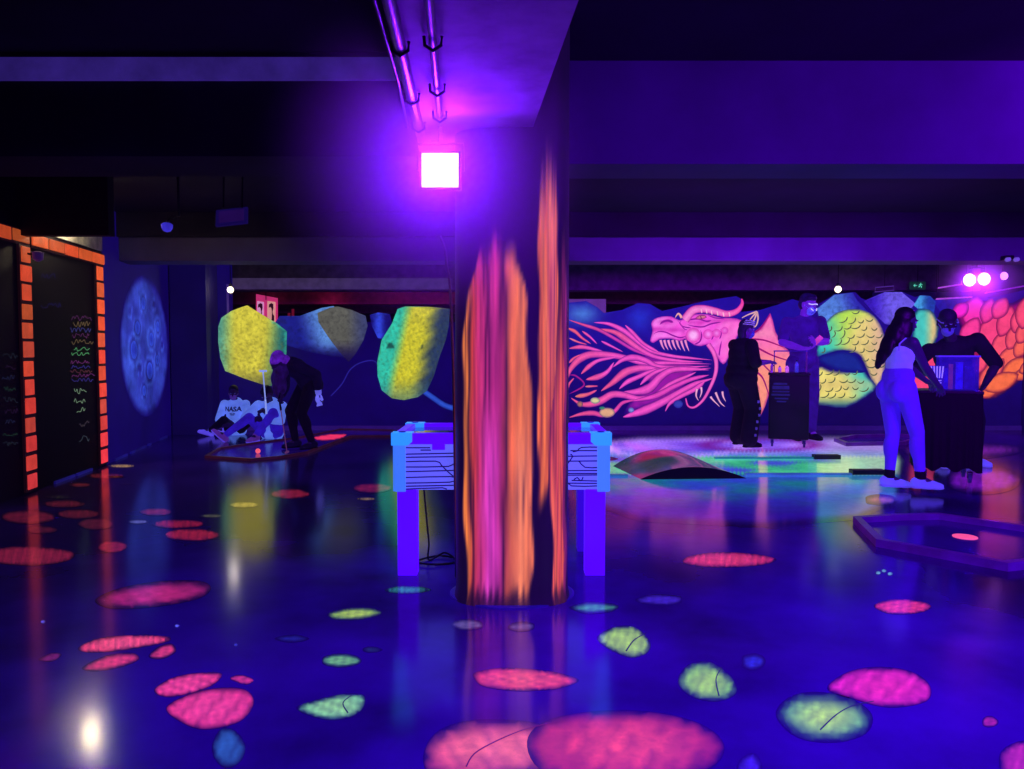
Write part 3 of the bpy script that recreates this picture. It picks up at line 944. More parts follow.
p.poly(Rz([(150, 130), (200, 95), (270, 78), (380, 92), (465, 95), (530, 60), (640, 30), (700, 200), (680, 400), (560, 470), (470, 540), (380, 600), (310, 605), (250, 560), (220, 300)]), lambda x, y, d: mixc((30, 8, 80), mixc((150, 10, 110), (150, 40, 40), sstep(330, 380, y)), sstep(0, 5, d)), 2.4, 6, 2)
pet = [(265, 150, 150, 110, 80), (335, 140, 120, 66, 70), (400, 125, 110, 70, 58), (190, 135, 90, 60, 40), (240, 250, 150, 80, 60), (345, 255, 170, 100, 66), (430, 195, 150, 74, 68), (492, 190, 120, 60, 75), (530, 150, 150, 80, 80), (600, 130, 150, 90, 80),
       (408, 315, 150, 78, 62), (472, 275, 130, 66, 66), (525, 250, 120, 66, 62), (590, 250, 140, 80, 62), (650, 200, 140, 80, 70), (442, 385, 150, 70, 48), (515, 325, 120, 64, 58), (580, 350, 130, 70, 50), (352, 465, 170, 72, 48), (404, 515, 170, 76, 24),
       (480, 430, 140, 62, 30), (525, 470, 110, 50, 24), (560, 430, 120, 60, 30), (332, 572, 90, 44, 14), (290, 420, 110, 60, 58), (620, 300, 130, 70, 55), (640, 390, 130, 70, 40)]
for i, (x, y, ln, w, ang) in enumerate(pet):
    a = -math.radians(ang)
    ca, sa = math.cos(a), math.sin(a)
    shp = [(-.5, 0), (-.3, .36), (0, .5), (.3, .36), (.52, 0), (.3, -.36), (0, -.5), (-.3, -.36)]
    pts = Rz([(x + u * ln * 1.16 * ca - v * w * 1.3 * sa, y + u * ln * 1.16 * sa + v * w * 1.3 * ca) for u, v in shp])
    t = max(0, min(1, (x + y - 330) / 560))
    c0 = mixc((255, 40, 206), (255, 112, 66), t)
    c0 = mixc(c0, (250, 60, 120), .5 * (1 - abs(2 * t - 1)))
    if y > 480: c0 = mixc(c0, (150, 130, 90), .35 * (x > 440))
    p.poly(pts, lambda a_, e, d, c0=c0: mixc(mixc(c0, (80, 0, 60), .8), c0, .25 * sstep(-.1, .7, d) + .75 * sstep(0.2, 3.2, d)), 1.8, 7 + (i % 5) * .4 + i * .05, 2)
sm('pink_scale', p, M['mural'], body, colour=True)

# ---- moon on the angled wall
mo = thing('moon_mural', 'large pale blue cratered moon painted on the dark side wall', 'mural', (MA + dn * 1.2))


def moonmap(u, v, l):
    return MA + dn * u + V((0, 0, v)) + nrm * (0.004 + .001 * l)


def on_moon_wall(px, py):
    r = ray(px, py)
    t = (MA - EYE).dot(nrm) / r.dot(nrm)
    q = EYE + r * t
    return ((q - MA).dot(dn), q.z)


mu0, mu1 = on_moon_wall(119, 345)[0], on_moon_wall(168, 345)[0]
mz0, mz1 = on_moon_wall(140, 419)[1], on_moon_wall(140, 274)[1]
mcx, mcz, mrx, mrz = (mu0 + mu1) / 2, (mz0 + mz1) / 2, (mu1 - mu0) / 2, (mz1 - mz0) / 2
crat = [(.2, .1, .16), (-.35, .25, .15), (-.5, -.05, .2), (.1, -.35, .2), (-.15, -.62, .12), (.5, .3, .13), (.45, -.2, .12), (-.1, .6, .14), (.35, .62, .09), (-.62, .45, .08), (-.3, -.3, .1), (.68, .02, .08)]


def c_moon(u, v, d):
    x, z = (u - mcx) / mrx, (v - mcz) / mrz
    n = math.sin(x * 5 + z * 3) * .4 + math.sin(z * 7 - x * 4 + 1) * .3 + math.sin(x * 13 + z * 9) * .2
    k = .55 + .22 * n - .1 * x
    for (cx, cz, r) in crat:
        q = math.hypot(x - cx, z - cz) / r
        if q < 1.25:
            k += .35 * math.exp(-((q - 1) / .18) ** 2) - .16 * (q < .85)
    return mixc((20, 6, 104), (66, 96, 236), max(0, min(1, k)) * sstep(0, .13, d))


p = Paint(moonmap)
p.poly([(mcx + mrx * math.cos(2 * PI * i / 40), mcz + mrz * math.sin(2 * PI * i / 40)) for i in range(40)], c_moon, .05, 1)
sm('moon_disc', p, M['moon'], mo, colour=True)
for (cx, cz, r) in crat[:8]:
    p = Paint(moonmap)
    p.poly([(mcx + mrx * (cx + r * .62 * math.cos(2 * PI * i / 14)), mcz + mrz * (cz + r * .62 * math.sin(2 * PI * i / 14))) for i in range(14)],
           lambda u, v, d: mixc((52, 80, 224), (38, 52, 190), sstep(0, .06, d)), .05, 2.2)
    sm('crater', p, M['moon'], mo, colour=True)

# ---- brick frame and graffiti on the black wall
b = MB(); b.box((XL, 6.6, 2.33), (XL + .015, 8.09, 2.8)); o = struct('glow_catch_band', b, mat('pale_catch_band', (215, 205, 185), rough=.8, noise=.2)); o.matrix_basis = LWM  # pale band added so the bulb's pool of light shows on the black wall
bf = thing('brick_door_frame', 'glowing orange painted brick frame around the black graffiti wall', 'painted frame', (XL, 7.4, 0))


def brick_col(z):
    t = z / 2.3
    return mixc((250, 66, 72), (244, 96, 44), t)


def wallx(p, d):
    return V((XL + d, p[0], p[1]))


rb = random.Random(5)


def brick_run(name, y0, y1, z0, z1, n, vertical, dim=1.0):
    m = MB()
    m.box((XL - 0.01, y0, z0), (XL + 0.02, y1, z1)); m.c = [(18, 4, 10)] * len(m.v)
    for i in range(n):
        g0_ = 0.018
        if vertical:
            a, c = z0 + (z1 - z0) * i / n, z0 + (z1 - z0) * (i + 1) / n
            lo, hi = (y0 + .012 + rb.uniform(0, .02), a + g0_), (y1 - .012 - rb.uniform(0, .02), c - g0_ * rb.uniform(.4, 1))
        else:
            a, c = y0 + (y1 - y0) * i / n, y0 + (y1 - y0) * (i + 1) / n
            lo, hi = (a + g0_, z0 + .012 + rb.uniform(0, .012)), (c - g0_ * rb.uniform(.3, 1), z1 - .012)
        k = len(m.v)
        m.box((XL + .015, lo[0], lo[1]), (XL + .032, hi[0], hi[1]), bev=.008)
        cc = tuple(v * dim * rb.uniform(.85, 1.0) for v in brick_col((lo[1] + hi[1]) / 2))
        m.c = m.c[:k] + [cc] * (len(m.v) - k)
    return m.build(name, M['brick'], bf, colour=True)


Yn0, Yn1 = at_x(21, 400, XL).y, at_x(33, 400, XL).y
Yf0, Yf1 = at_x(97, 400, XL).y, min(8.09, at_x(110.5, 400, XL).y)
zL1, zL0 = at_x(108, 256, XL).z, at_x(108, 268, XL).z
brick_run('post', Yn0, Yn1, 0.02, zL0, 13, True, .85)
brick_run('post', Yf0, Yf1, 0.02, zL0, 12, True, 1.0)
bf.matrix_basis = LWM @ bf.matrix_basis
brick_run('lintel', 4.2, Yn1 - .02, zL0, zL1, 8, False, .75)
brick_run('lintel', Yn1, Yf1 + .02, zL0, zL1, 5, False, .95)


def gmap(px, py, l):
    q = at_x(px, py, XL)
    return V((XL + .003 + .001 * l, q.y, q.z))


rg = random.Random(11)
for (x0, x1, y0, y1, n, cols) in ((69, 95, 315, 345, 5, ((90, 40, 90), (110, 90, 60), (60, 60, 130))), (70, 93, 347, 356, 2, ((90, 170, 110),)), (69, 95, 360, 382, 5, ((110, 44, 110), (60, 50, 140), (100, 50, 60))),
                                 (73, 88, 386, 415, 3, ((120, 150, 120),)), (76, 92, 416, 446, 2, ((70, 60, 70), (60, 70, 80))), (1, 20, 350, 450, 9, ((30, 40, 50), (36, 18, 50), (30, 36, 70), (24, 54, 40))), (88, 96, 312, 330, 3, ((120, 120, 110),)), (40, 62, 262, 320, 2, ((30, 24, 90),))):
    p = Paint(gmap)
    for i in range(n):
        y = y0 + (y1 - y0) * (i + .5) / n
        x = x0 + rg.uniform(0, 4)
        xe = x1 - rg.uniform(0, 6)
        pts = []
        while x < xe:
            pts.append((x, y + rg.uniform(-1, 1) * min(3.0, (y1 - y0) / n * .45)))
            x += rg.uniform(.7, 1.7)
        if len(pts) > 3:
            c = cols[i % len(cols)]
            p.stroke(pts, .5, .6, mixc((4, 2, 8), c, .5), c, 1, k=3, bulge=False)
    if p.v:
        sm('graffiti_scribble', p, M['mural'], wall_left, colour=True)

# ------------------------------------------------------------------ air hockey table
TY0, TY1 = 4.065, 4.68
tx0, tx1 = at_y(393, 460, TY0).x, at_y(610, 460, TY0).x
tzb, tzt = at_y(400, 491.5, TY0).z, at_y(400, 433.5, TY0).z
M['tblue'] = mat('glowing_light_blue_plastic', (70, 110, 220), rough=0.35, emit=(64, 128, 255), es=0.85, noise=0.06, nscale=3)
M['tcyan'] = mat('glowing_cyan_plastic', (60, 140, 220), rough=0.3, emit=(44, 150, 255), es=0.95, noise=0.05, nscale=3)
M['tpanel'] = mat('glowing_lilac_panel', (90, 90, 200), rough=0.4, emit=(96, 100, 255), es=0.9, noise=0.06, nscale=3)
M['tpurple'] = mat('glowing_violet_plastic', (70, 20, 200), rough=0.3, emit=(84, 6, 255), es=0.95, noise=0.05, nscale=3)
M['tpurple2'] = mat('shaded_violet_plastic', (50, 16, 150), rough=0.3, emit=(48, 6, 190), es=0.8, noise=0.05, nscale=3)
M['tline'] = mat('dark_circuit_line', (20, 14, 90), rough=0.5, emit=(24, 16, 110), es=0.5, noise=0.1)
t = thing('air_hockey_table', 'glowing blue and violet air hockey table behind the bark pillar', 'game table', ((tx0 + tx1) / 2, (TY0 + TY1) / 2, 0))
b = MB(); b.box((tx0 + .03, TY0 + .015, tzb + .005), (tx1 - .03, TY1 - .015, tzt - .05), bev=.012); sm('cabinet', b, M['tpanel'], t)
rz0 = at_y(430, 444.5, TY0).z
b = MB()
for (x0, x1, y0, y1) in ((tx0 + .05, tx1 - .05, TY0, TY0 + .055), (tx0 + .05, tx1 - .05, TY1 - .055, TY1), (tx0, tx0 + .055, TY0 + .05, TY1 - .05), (tx1 - .055, tx1, TY0 + .05, TY1 - .05)):
    b.box((x0, y0, rz0), (x1, y1, tzt), bev=.006)
tabx0, tabx1 = at_y(432, 447, TY0).x, at_y(445, 447, TY0).x
tabz = at_y(440, 450, TY0).z
b.box((tabx0, TY0 - .004, tabz), (tabx1, TY0 + .02, rz0 + .01), bev=.003)
sm('rail', b, M['tpurple'], t)
b = MB(); b.box((tx0 + .05, TY0 + .05, tzt - .06), (tx1 - .05, TY1 - .05, tzt - .022))
sm('playfield', b, mat('glossy_playfield', (70, 70, 110), rough=0.06, emit=(30, 26, 70), es=0.5, spec=0.8, noise=0.1), t)
for sx in (0, 1):
    for sy in (0, 1):
        x0 = tx0 - .002 if sx == 0 else tx1 - .068
        y0 = TY0 - .006 if sy == 0 else TY1 - .064
        b = MB(); c8 = [(0, .018), (.018, 0), (.07, 0), (.07, .07), (0, .07)] if (sx == 0) == (sy == 0) else [(0, 0), (.052, 0), (.07, .018), (.07, .07), (0, .07)]
        if sy == 1: c8 = [(0, 0), (.07, 0), (.07, .052), (.052, .07), (0, .07)] if sx else [(0, 0), (.07, 0), (.07, .07), (.018, .07), (0, .052)]
        elif sx == 1: c8 = [(0, 0), (.052, 0), (.07, .018), (.07, .07), (0, .07)]
        else: c8 = [(0, .018), (.018, 0), (.07, 0), (.07, .07), (0, .07)]
        b.prism(c8, tzb, rz0 - .002, lambda p, d: V((x0 + p[0], y0 + p[1], d)))
        po = sm('corner_post', b, M['tblue'], t)
        # moulded bracket over the corner, pointed along the rail
        b = MB()
        dxs = 1 if sx == 0 else -1
        xa = tx0 - .008 if sx == 0 else tx1 + .008
        ya = TY0 - .012 if sy == 0 else TY1 + .012
        b.prism([(xa, rz0 - .004), (xa + dxs * .092, rz0 - .004), (xa + dxs * .114, rz0 + .016), (xa + dxs * .114, tzt + .004), (xa, tzt + .004)], ya, ya + (.09 if sy == 0 else -.09), lambda p, d: V((p[0], d, p[1])))
        br = sm('corner_bracket', b, M['tcyan'], t)
        b = MB(); b.lathe([(.02, 0), (.02, .004), (.014, .006)], (xa + dxs * .055, ya + (.045 if sy == 0 else -.045), tzt + .004), n=14)
        sm('puck_slot', b, mat('blue_slot', (20, 16, 120), rough=.3, emit=(40, 20, 200), es=.6, noise=.05) if not M.get('slot') else M['slot'], br)
        lx0, lx1 = (at_y(397, 540, TY0).x, at_y(416.5, 540, TY0).x) if sx == 0 else (at_y(585.5, 540, TY0).x, at_y(605.5, 540, TY0).x)
        ly = TY0 + .012 if sy == 0 else TY1 - .11
        if sy == 1 and sx == 0: lx1 = at_y(415.5, 540, TY1 - .11).x; lx0 = lx1 - .07
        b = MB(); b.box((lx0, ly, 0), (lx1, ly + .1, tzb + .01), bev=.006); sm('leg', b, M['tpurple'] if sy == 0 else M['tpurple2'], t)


def tmap(px, py, l):
    q = at_y(px, py, TY0)
    return V((q.x, TY0 + .0135 - .0006 * l, q.z))


Tz, Uz = SL(385, 410, 8.54), SL(560, 410, 8.54)
p = Paint(tmap)
lines = [Tz(q) for q in ([(175, 325), (385, 325)], [(300, 345), (390, 345)], [(175, 380), (760, 368)], [(175, 407), (760, 398)], [(175, 445), (430, 440), (480, 475), (600, 585), (700, 590)], [(175, 490), (540, 485), (600, 450), (760, 446)],
         [(175, 530), (640, 518)], [(175, 580), (560, 572), (600, 590)], [(175, 628), (550, 620), (600, 600)], [(175, 655), (760, 643)], [(175, 680), (490, 668), (520, 690)])]
nleft = len(lines)
lines += [Uz(q) for q in ([(100, 285), (320, 285)], [(110, 360), (150, 352), (185, 322), (320, 320)], [(90, 350), (320, 350)], [(60, 398), (320, 395)], [(60, 440), (320, 438)], [(165, 440), (215, 492), (320, 495)], [(60, 522), (320, 520)], [(60, 545), (320, 545)],
         [(60, 560), (320, 558)], [(120, 600), (150, 580), (180, 610), (200, 575)], [(100, 605), (320, 610)], [(60, 628), (320, 630)], [(60, 600), (100, 652), (320, 652)], [(60, 470), (110, 400), (90, 380)])]
for li, q in enumerate(lines):
    if li == nleft:
        sm('circuit_lines', p, M['mural'], t, colour=True); p = Paint(tmap)
    p.stroke(q, 1.3, 1.3, (50, 36, 170), (16, 8, 84), 1, k=2, bulge=False)
sm('circuit_lines', p, M['mural'], t, colour=True)
cb = MB()
a0, a1 = at_y(424, 490, 4.35), at_y(429, 552, 4.35)
a1.z = 0.012
cb.tube(cat_rom([a0 + V((0, 0, .03)), a0, (a0 + a1) / 2 + V((.004, 0, 0)), a1 + V((0, 0, .1)), a1, a1 + V((.09, .05, .03)), a1 + V((.16, -.02, -.005)), a1 + V((.03, -.09, 0)), a1 + V((-.07, -.03, 0)), a1 + V((.05, .09, 0)), a1 + V((.2, .03, 0)), a1 + V((.3, .1, 0))], 8), .006, 6)
sm('power_cable', cb, M['blackplastic'], t, smooth=True)

# ------------------------------------------------------------------ lamps and things overhead
M['uvlens'] = mat('uv_lamp_glass', (255, 255, 255), rough=.3, emit=(255, 205, 255), es=5.0, noise=.02)
M['warm'] = mat('warm_bulb_glass', (255, 255, 255), rough=.3, emit=(255, 240, 190), es=2.5, noise=.02)


def area(name, loc, aim, sx, sy, power, col, parent=None, spread=PI):
    d = bpy.data.lights.new(name, 'AREA')
    d.shape = 'RECTANGLE'; d.size = sx; d.size_y = sy
    d.energy = power; d.color = col; d.spread = spread
    o = bpy.data.objects.new(name, d)
    C.objects.link(o)
    o.location = loc
    o.rotation_euler = (V(aim) - V(loc)).to_track_quat('-Z', 'Y').to_euler()
    o['kind'] = 'helper'
    return o


def point(name, loc, power, col, r=.05):
    d = bpy.data.lights.new(name, 'POINT')
    d.energy = power; d.color = col; d.shadow_soft_size = r
    o = bpy.data.objects.new(name, d); C.objects.link(o); o.location = loc
    o['kind'] = 'helper'
    return o


UV = (0.15, 0.0, 1.0)
LY = 3.52
lc = at_y(440, 170, LY)
lw, lh = 36 / F * LY * .5, 33 / F * LY * .5
t = thing('ceiling_floodlight', 'blazing square violet floodlight hanging below the ceiling girder by the pillar', 'floodlight', (lc.x, LY, lc.z))
b = MB(); b.box((lc.x - lw - .012, LY + .004, lc.z - lh - .012), (lc.x + lw + .012, LY + .05, lc.z + lh + .012), bev=.008)
for i in range(7):
    b.box((lc.x - lw + i * lw / 3 - .004, LY + .05, lc.z - lh), (lc.x - lw + i * lw / 3 + .004, LY + .075, lc.z + lh))
sm('housing', b, M['darkmetal'], t)
b = MB(); b.box((lc.x - lw, LY, lc.z - lh), (lc.x + lw, LY + .006, lc.z + lh), bev=.002); sm('lens', b, M['uvlens'], t)
b = MB()
b.tube([(lc.x - lw - .022, LY + .03, lc.z), (lc.x - lw - .022, LY + .03, lc.z + lh + .05), (lc.x + lw + .022, LY + .03, lc.z + lh + .05), (lc.x + lw + .022, LY + .03, lc.z)], .007, 6)
b.tube([(lc.x, LY + .03, lc.z + lh + .05), (lc.x, LY + .03, 2.33)], .012, 8)
sm('bracket', b, M['darkmetal'], t)
area('uv_flood_glow', (lc.x, LY - .03, lc.z), (lc.x + .1, LY - 2.0, lc.z - .55), .18, .16, 26, UV)
area('uv_flood_spill', (lc.x, LY - .16, lc.z + .05), (lc.x - .02, LY - .45, 2.6), .12, .1, 4.2, (0.27, 0.015, 1.0))

# conduits on the girder
for (p0, p1, lab) in (((389, 0), (420.5, 135), 'grey conduit along the girder, ending beside the floodlight'), ((429, 0), (440.5, 124), 'thin straight conduit under the girder, above the floodlight')):
    q0, q1 = at_z(*p0, 2.295), at_z(*p1, 2.295)
    d = (q1 - q0)
    s0 = q0 - d * 1.1
    t = thing('conduit', lab, 'pipe', (q1.x, q1.y, 2.295))
    b = MB(); b.tube([s0, q0, (q0 + q1) / 2, q1], .022 if p0[0] < 400 else .014, 10); sm('tube', b, M['metal'], t, smooth=True)
    for f in (.25, .62, .9):
        c = q0 + d * f
        b = MB(); b.tube([c + V((.03, 0, .02)), c + V((.028, 0, -.01)), c + V((0, 0, -.028)), c + V((-.028, 0, -.01)), c + V((-.03, 0, .02))], .006, 6); sm('clip', b, M['darkmetal'], t)
    if p0[0] < 400:
        b = MB(); b.tube([s0 + V((-.05, 0, .01)), q0 + V((-.045, 0, .01)), (q0 + q1) / 2 + V((-.04, 0, .008)), q1 + V((-.05, -.1, .008))], .008, 6); sm('cable', b, M['blackplastic'], t, smooth=True)
# loose cable down beside the pillar
b = MB(); b.tube(cat_rom([at_y(440, 236, 4.2), at_y(445, 250, 4.2), at_y(447, 268, 4.2), at_y(450, 285, 4.2), at_y(452, 330, 4.12), at_y(454, 400, 4.04), V((at_y(456, 500, 4.04).x, 4.04, .004))], 6), .008, 6)
tag(sm('cable', b, M['metal'], smooth=True), 'thin grey cable running down the edge of the bark pillar', 'cable')

# projector-like panel and small camera under the dark beam
q = at_y(232, 217, 6.4)
t = thing('ceiling_panel', 'flat dark framed panel hung from the ceiling above the black doorway', 'panel', (q.x, q.y, q.z))
b = MB(); R0 = Matrix.Translation(q) @ Matrix.Rotation(math.radians(-28), 4, 'X') @ Matrix.Rotation(math.radians(-8), 4, 'Y')
b.box((-.135, -.012, -.085), (.135, .012, .085), R0, bev=.004); sm('frame', b, mat('panel_frame', (40, 36, 80), rough=.4, emit=(22, 10, 84), es=.6, noise=.1), t)
b = MB(); b.box((-.105, -.017, -.06), (.105, -.011, .06), R0); sm('screen', b, mat('panel_face', (46, 30, 70), rough=.3, emit=(40, 14, 92), es=.6, noise=.2), t)
b = MB(); b.tube([q + V((-.08, .02, .08)), V((q.x - .08, q.y + .05, 2.86))], .008, 6); sm('hanger', b, M['darkmetal'], t)
b = MB(); b.tube([q + V((.08, .02, .08)), V((q.x + .08, q.y + .05, 2.86))], .008, 6); sm('hanger', b, M['darkmetal'], t)
q = at_y(167, 227, 6.4)
t = thing('security_camera', 'small pale dome camera hanging from the dark ceiling', 'camera', (q.x, q.y, q.z))
b = MB(); b.lathe([(.002, -.045), (.03, -.036), (.045, -.01), (.048, .02), (.03, .035)], q, n=16); sm('dome', b, mat('camera_dome', (80, 80, 160), rough=.25, emit=(52, 44, 190), es=.8, noise=.3, nscale=12), t, smooth=True)
b = MB(); b.tube([q + V((0, 0, .03)), q + V((.02, 0, .07)), at_y(179, 216, 6.4), V((q.x + .1, q.y, 2.86))], .012, 8); sm('arm', b, M['darkmetal'], t, smooth=True)


def bulb(name, lab, c, r, power, col, m, top):
    t = thing(name, lab, 'lamp', tuple(c))
    b = MB(); b.lathe([(.002, -r), (r * .7, -r * .7), (r, 0), (r * .8, r * .6), (r * .45, r)], c, n=14); sm('bulb', b, m, t, smooth=True)
    b = MB(); b.lathe([(r * .5, r * .9), (r * .5, r * 1.8), (r * .2, r * 2)], c, n=12); b.tube([c + V((0, 0, r * 1.9)), V((c.x, c.y, top))], .006, 6); sm('holder', b, M['darkmetal'], t)
    if power > 5:
        b = MB(); b.lathe([(r * .6, r * 1.7), (r * 2.6, r * .5), (r * 2.6, r * .42), (r * .6, r * 1.55)], c, n=20); sm('light_blocker', b, M['darkmetal'], t)  # unseen cone added to keep the bulb's light off the ceiling
    if power:
        point(name + '_glow', c + V((0, -r * 1.6, 0)), power, col, r)
    return t


bulb('hanging_bulb', 'bright pale bulb at the corner above the yellow asteroid', at_y(230.5, 290, 11.3), .05, 2.0, (1, .85, .75), M['warm'], 2.86)
bulb('hanging_bulb', 'small white bulb high above the green coil of the serpent', at_y(838, 289.5, 12.2), .055, 1.2, (1, .95, .8), M['warm'], 2.86)
bulb('hanging_bulb', 'warm bulb over the brick lintel whose gleam shows on the dark floor', V((-4.11, 7.10, 2.5)), .045, 7.0, (1, .8, .55), mat('gleam_bulb_glass', (255, 255, 255), rough=.3, emit=(255, 232, 190), es=90, noise=.02), 2.86)
# small dome light under the lintel
q = LWM @ at_x(38, 256, XL + .12)
t = thing('ceiling_spot', 'little dark spot fitting beside the nearer brick post', 'spotlight', tuple(q))
b = MB(); b.lathe([(.01, -.05), (.04, -.03), (.045, .03), (.02, .04)], q, n=12); sm('head', b, mat('dim_fitting', (70, 50, 110), rough=.4, emit=(40, 16, 70), es=.5, noise=.2), t)
b = MB(); b.tube([q, q + V((-.13, 0, .03))], .01, 6); sm('arm', b, M['darkmetal'], t)

# UV lamps at the far right
fy = 10.6
t = thing('uv_twin_lamp', 'glaring pair of round violet lamps above the pink scales', 'lamp', tuple(at_y(977, 279, fy)))
for (px, py) in ((969.5, 280), (984, 279)):
    q = at_y(px, py, fy)
    b = MB(); b.lathe([(.02, -.012), (.085, -.008), (.088, .0)], q, axis='Y', n=18); sm('lens', b, M['uvlens'], t, smooth=True)
    b = MB(); b.lathe([(.098, 0.0), (.1, .03), (.06, .1), (.03, .11)], q + V((0, .002, 0)), axis='Y', n=18); sm('housing', b, M['darkmetal'], t, smooth=True)
b = MB(); q0, q1 = at_y(969, 274, fy + .05), at_y(984, 273, fy + .05)
b.tube([q0, q0 + V((0, 0, .08)), q1 + V((0, 0, .08)), q1], .012, 6); m_ = (q0 + q1) / 2; b.tube([m_ + V((0, 0, .07)), V((m_.x, m_.y, 2.86))], .014, 6); sm('bracket', b, M['darkmetal'], t)
q = at_y(1004, 276, fy + .3)
t = thing('uv_spot', 'single smaller violet lamp next to the glaring pair', 'lamp', tuple(q))
b = MB(); b.lathe([(.01, -.012), (.055, -.008), (.058, 0)], q, axis='Y', n=16); sm('lens', b, mat('uv_lamp_glass_dim', (255, 255, 255), rough=.3, emit=(226, 140, 255), es=2.2, noise=.02), t)
b = MB(); b.lathe([(.064, 0), (.066, .03), (.03, .08)], q + V((0, .002, 0)), axis='Y', n=16); b.tube([q + V((0, .04, .04)), V((q.x, q.y + .04, 2.86))], .01, 6); sm('housing', b, M['darkmetal'], t)
area('far_uv_glow', tuple(at_y(977, 279, fy - .1)), (5.2, 7.0, 0), .25, .15, 34, (0.35, 0.01, 1.0))
# slim rails beside the far lamps
for (a, c, lab) in (((938, 288), (966, 283.5), 'thin pale rail hanging before the twin violet lamps'), ((936, 299), (972, 297), 'thin pale rail hanging below the twin violet lamps'), ((985, 293), (1024, 286), 'thin rail sloping behind the top of the pink scales')):
    q0, q1 = at_y(*a, 10.9), at_y(*c, 10.9)
    t = thing('hanging_rail', lab, 'rail', tuple(q0))
    b = MB(); b.tube([q0, q1], .012, 8); sm('bar', b, mat('lit_rail', (200, 150, 190), rough=.4, emit=(190, 90, 200) if a[0] < 980 else (120, 40, 170), es=.6, noise=.1), t)
    b = MB(); b.tube([q0, V((q0.x, q0.y, 2.86))], .004, 6); sm('hanger', b, M['darkmetal'], t)
    b = MB(); b.tube([q1, V((q1.x, q1.y, 2.86))], .004, 6); sm('hanger', b, M['darkmetal'], t)
# emergency twin heads
q = at_y(1013, 259, 8.55)
t = thing('ceiling_emergency_light', 'small two headed emergency light on the lit violet beam', 'lamp', tuple(q))
b = MB(); b.box((q.x - .05, 8.6, q.z), (q.x + .05, 8.7, q.z + .05), bev=.008); sm('case', b, M['darkmetal'], t)
for s in (-1, 1):
    b = MB(); b.lathe([(.01, -.05), (.024, -.04), (.026, 0), (.014, .02)], q + V((s * .05, .03, -.005)), axis='Y', n=12); sm('head', b, mat('emergency_head', (150, 130, 190), rough=.3, emit=(120, 90, 200), es=.6, noise=.1), t)
# exit sign and frames in the gap over the wall
q = at_y(918, 285.5, 12.45)
t = thing('exit_sign', 'green running man exit sign hanging far behind the painted wall', 'sign', tuple(q))
b = MB(); b.box((q.x - .13, 12.45, q.z - .065), (q.x + .13, 12.48, q.z + .065), bev=.004); sm('box', b, mat('exit_green', (10, 40, 30), rough=.4, emit=(14, 44, 40), es=.8, noise=.1), t)
GX = mat('exit_glyph', (120, 220, 180), rough=.4, emit=(90, 210, 170), es=.9, noise=.05)
b = MB()
for pts, r in (([(0, .012), (-.005, -.01), (.018, -.028), (.012, -.045)], .007), ([(-.005, -.01), (-.02, -.03), (-.035, -.03)], .007), ([(.0, .012), (.022, 0), (.03, .012)], .005), ([(0, .012), (-.02, .008), (-.026, -.008)], .005)):
    b.tube([(q.x + .04 + x, 12.446, q.z + z + .008) for x, z in pts], r, 6)
b.lathe([(.002, -.004), (.009, -.002), (.009, .002)], (q.x + .043, 12.446, q.z + .035), axis='Y', n=10)
sm('running_man', b, GX, t)
b = MB(); b.tube([(q.x - .07, 12.446, q.z), (q.x - .02, 12.446, q.z)], .006, 6); b.tube([(q.x - .05, 12.446, q.z + .022), (q.x - .075, 12.446, q.z), (q.x - .05, 12.446, q.z - .022)], .006, 6); sm('arrow', b, GX, t)
b = MB(); b.tube([(q.x, 12.465, q.z + .06), (q.x, 12.465, 2.86)], .006, 6); sm('hanger', b, M['darkmetal'], t)
q = at_y(884.5, 289, 12.4)
t = thing('empty_frame', 'thin empty white frame hanging over the violet asteroid', 'frame', tuple(q))
b = MB(); b.tube([q + V(v) for v in ((-.16, 0, -.05), (.16, 0, -.02), (.15, 0, .05), (-.15, 0, .025))], .009, 6, closed=True); sm('frame_bar', b, mat('frame_white', (140, 120, 170), rough=.4, emit=(80, 50, 120), es=.6, noise=.1), t)
b = MB(); b.tube([q + V((0, 0, .04)), V((q.x, q.y, 2.86))], .004, 6); sm('hanger', b, M['darkmetal'], t)

# poster case behind the yellow asteroid
q = at_y(267, 305, 16.2)
t = thing('poster_case', 'pink lit poster case with two portrait pictures beyond the yellow asteroid', 'poster', (q.x, q.y, q.z))
def PP(px, py, dy=0): v = at_y(px, py, 16.2); return V((v.x, 16.2 - dy, v.z))
b = MB(); b.prism([(256, 294), (277, 298), (277, 322), (256, 322)], 0, -.06, lambda p, d: PP(p[0], p[1], d)); sm('frame', b, mat('pink_poster_frame', (200, 60, 110), rough=.5, emit=(206, 50, 120), es=.75, noise=.15), t)
for (x0, x1, c) in ((257.3, 264, (226, 150, 200)), (267.5, 275.5, (230, 160, 150))):
    b = MB(); b.prism([(x0, 301), (x1, 302), (x1, 322), (x0, 322)], .001, .012, lambda p, d: PP(p[0], p[1], d)); pic = sm('picture', b, mat('portrait_print', c, rough=.5, emit=c, es=.8, noise=.1), t)
    xm = (x0 + x1) / 2
    b = MB(); b.prism([(xm - 2.6, 308), (xm - 2.2, 304.4), (xm + .2, 303), (xm + 2, 304.2), (xm + 2.2, 308), (xm + 1.2, 311.5), (xm + 1.6, 314), (xm + 2.9, 316), (xm + 2.9, 321), (xm + .2, 321), (xm + .6, 313), (xm + .2, 308.6), (xm - 1, 307)], .013, .016, lambda p, d: PP(p[0], p[1], d)); sm('portrait', b, mat('portrait_ink', (60, 20, 40), rough=.6, emit=(66, 14, 40), es=.5, noise=.1), pic)
b = MB(); b.tube([PP(266, 300), V((PP(266, 300).x, 16.2, 2.86))], .01, 6); sm('hanger', b, M['darkmetal'], t)
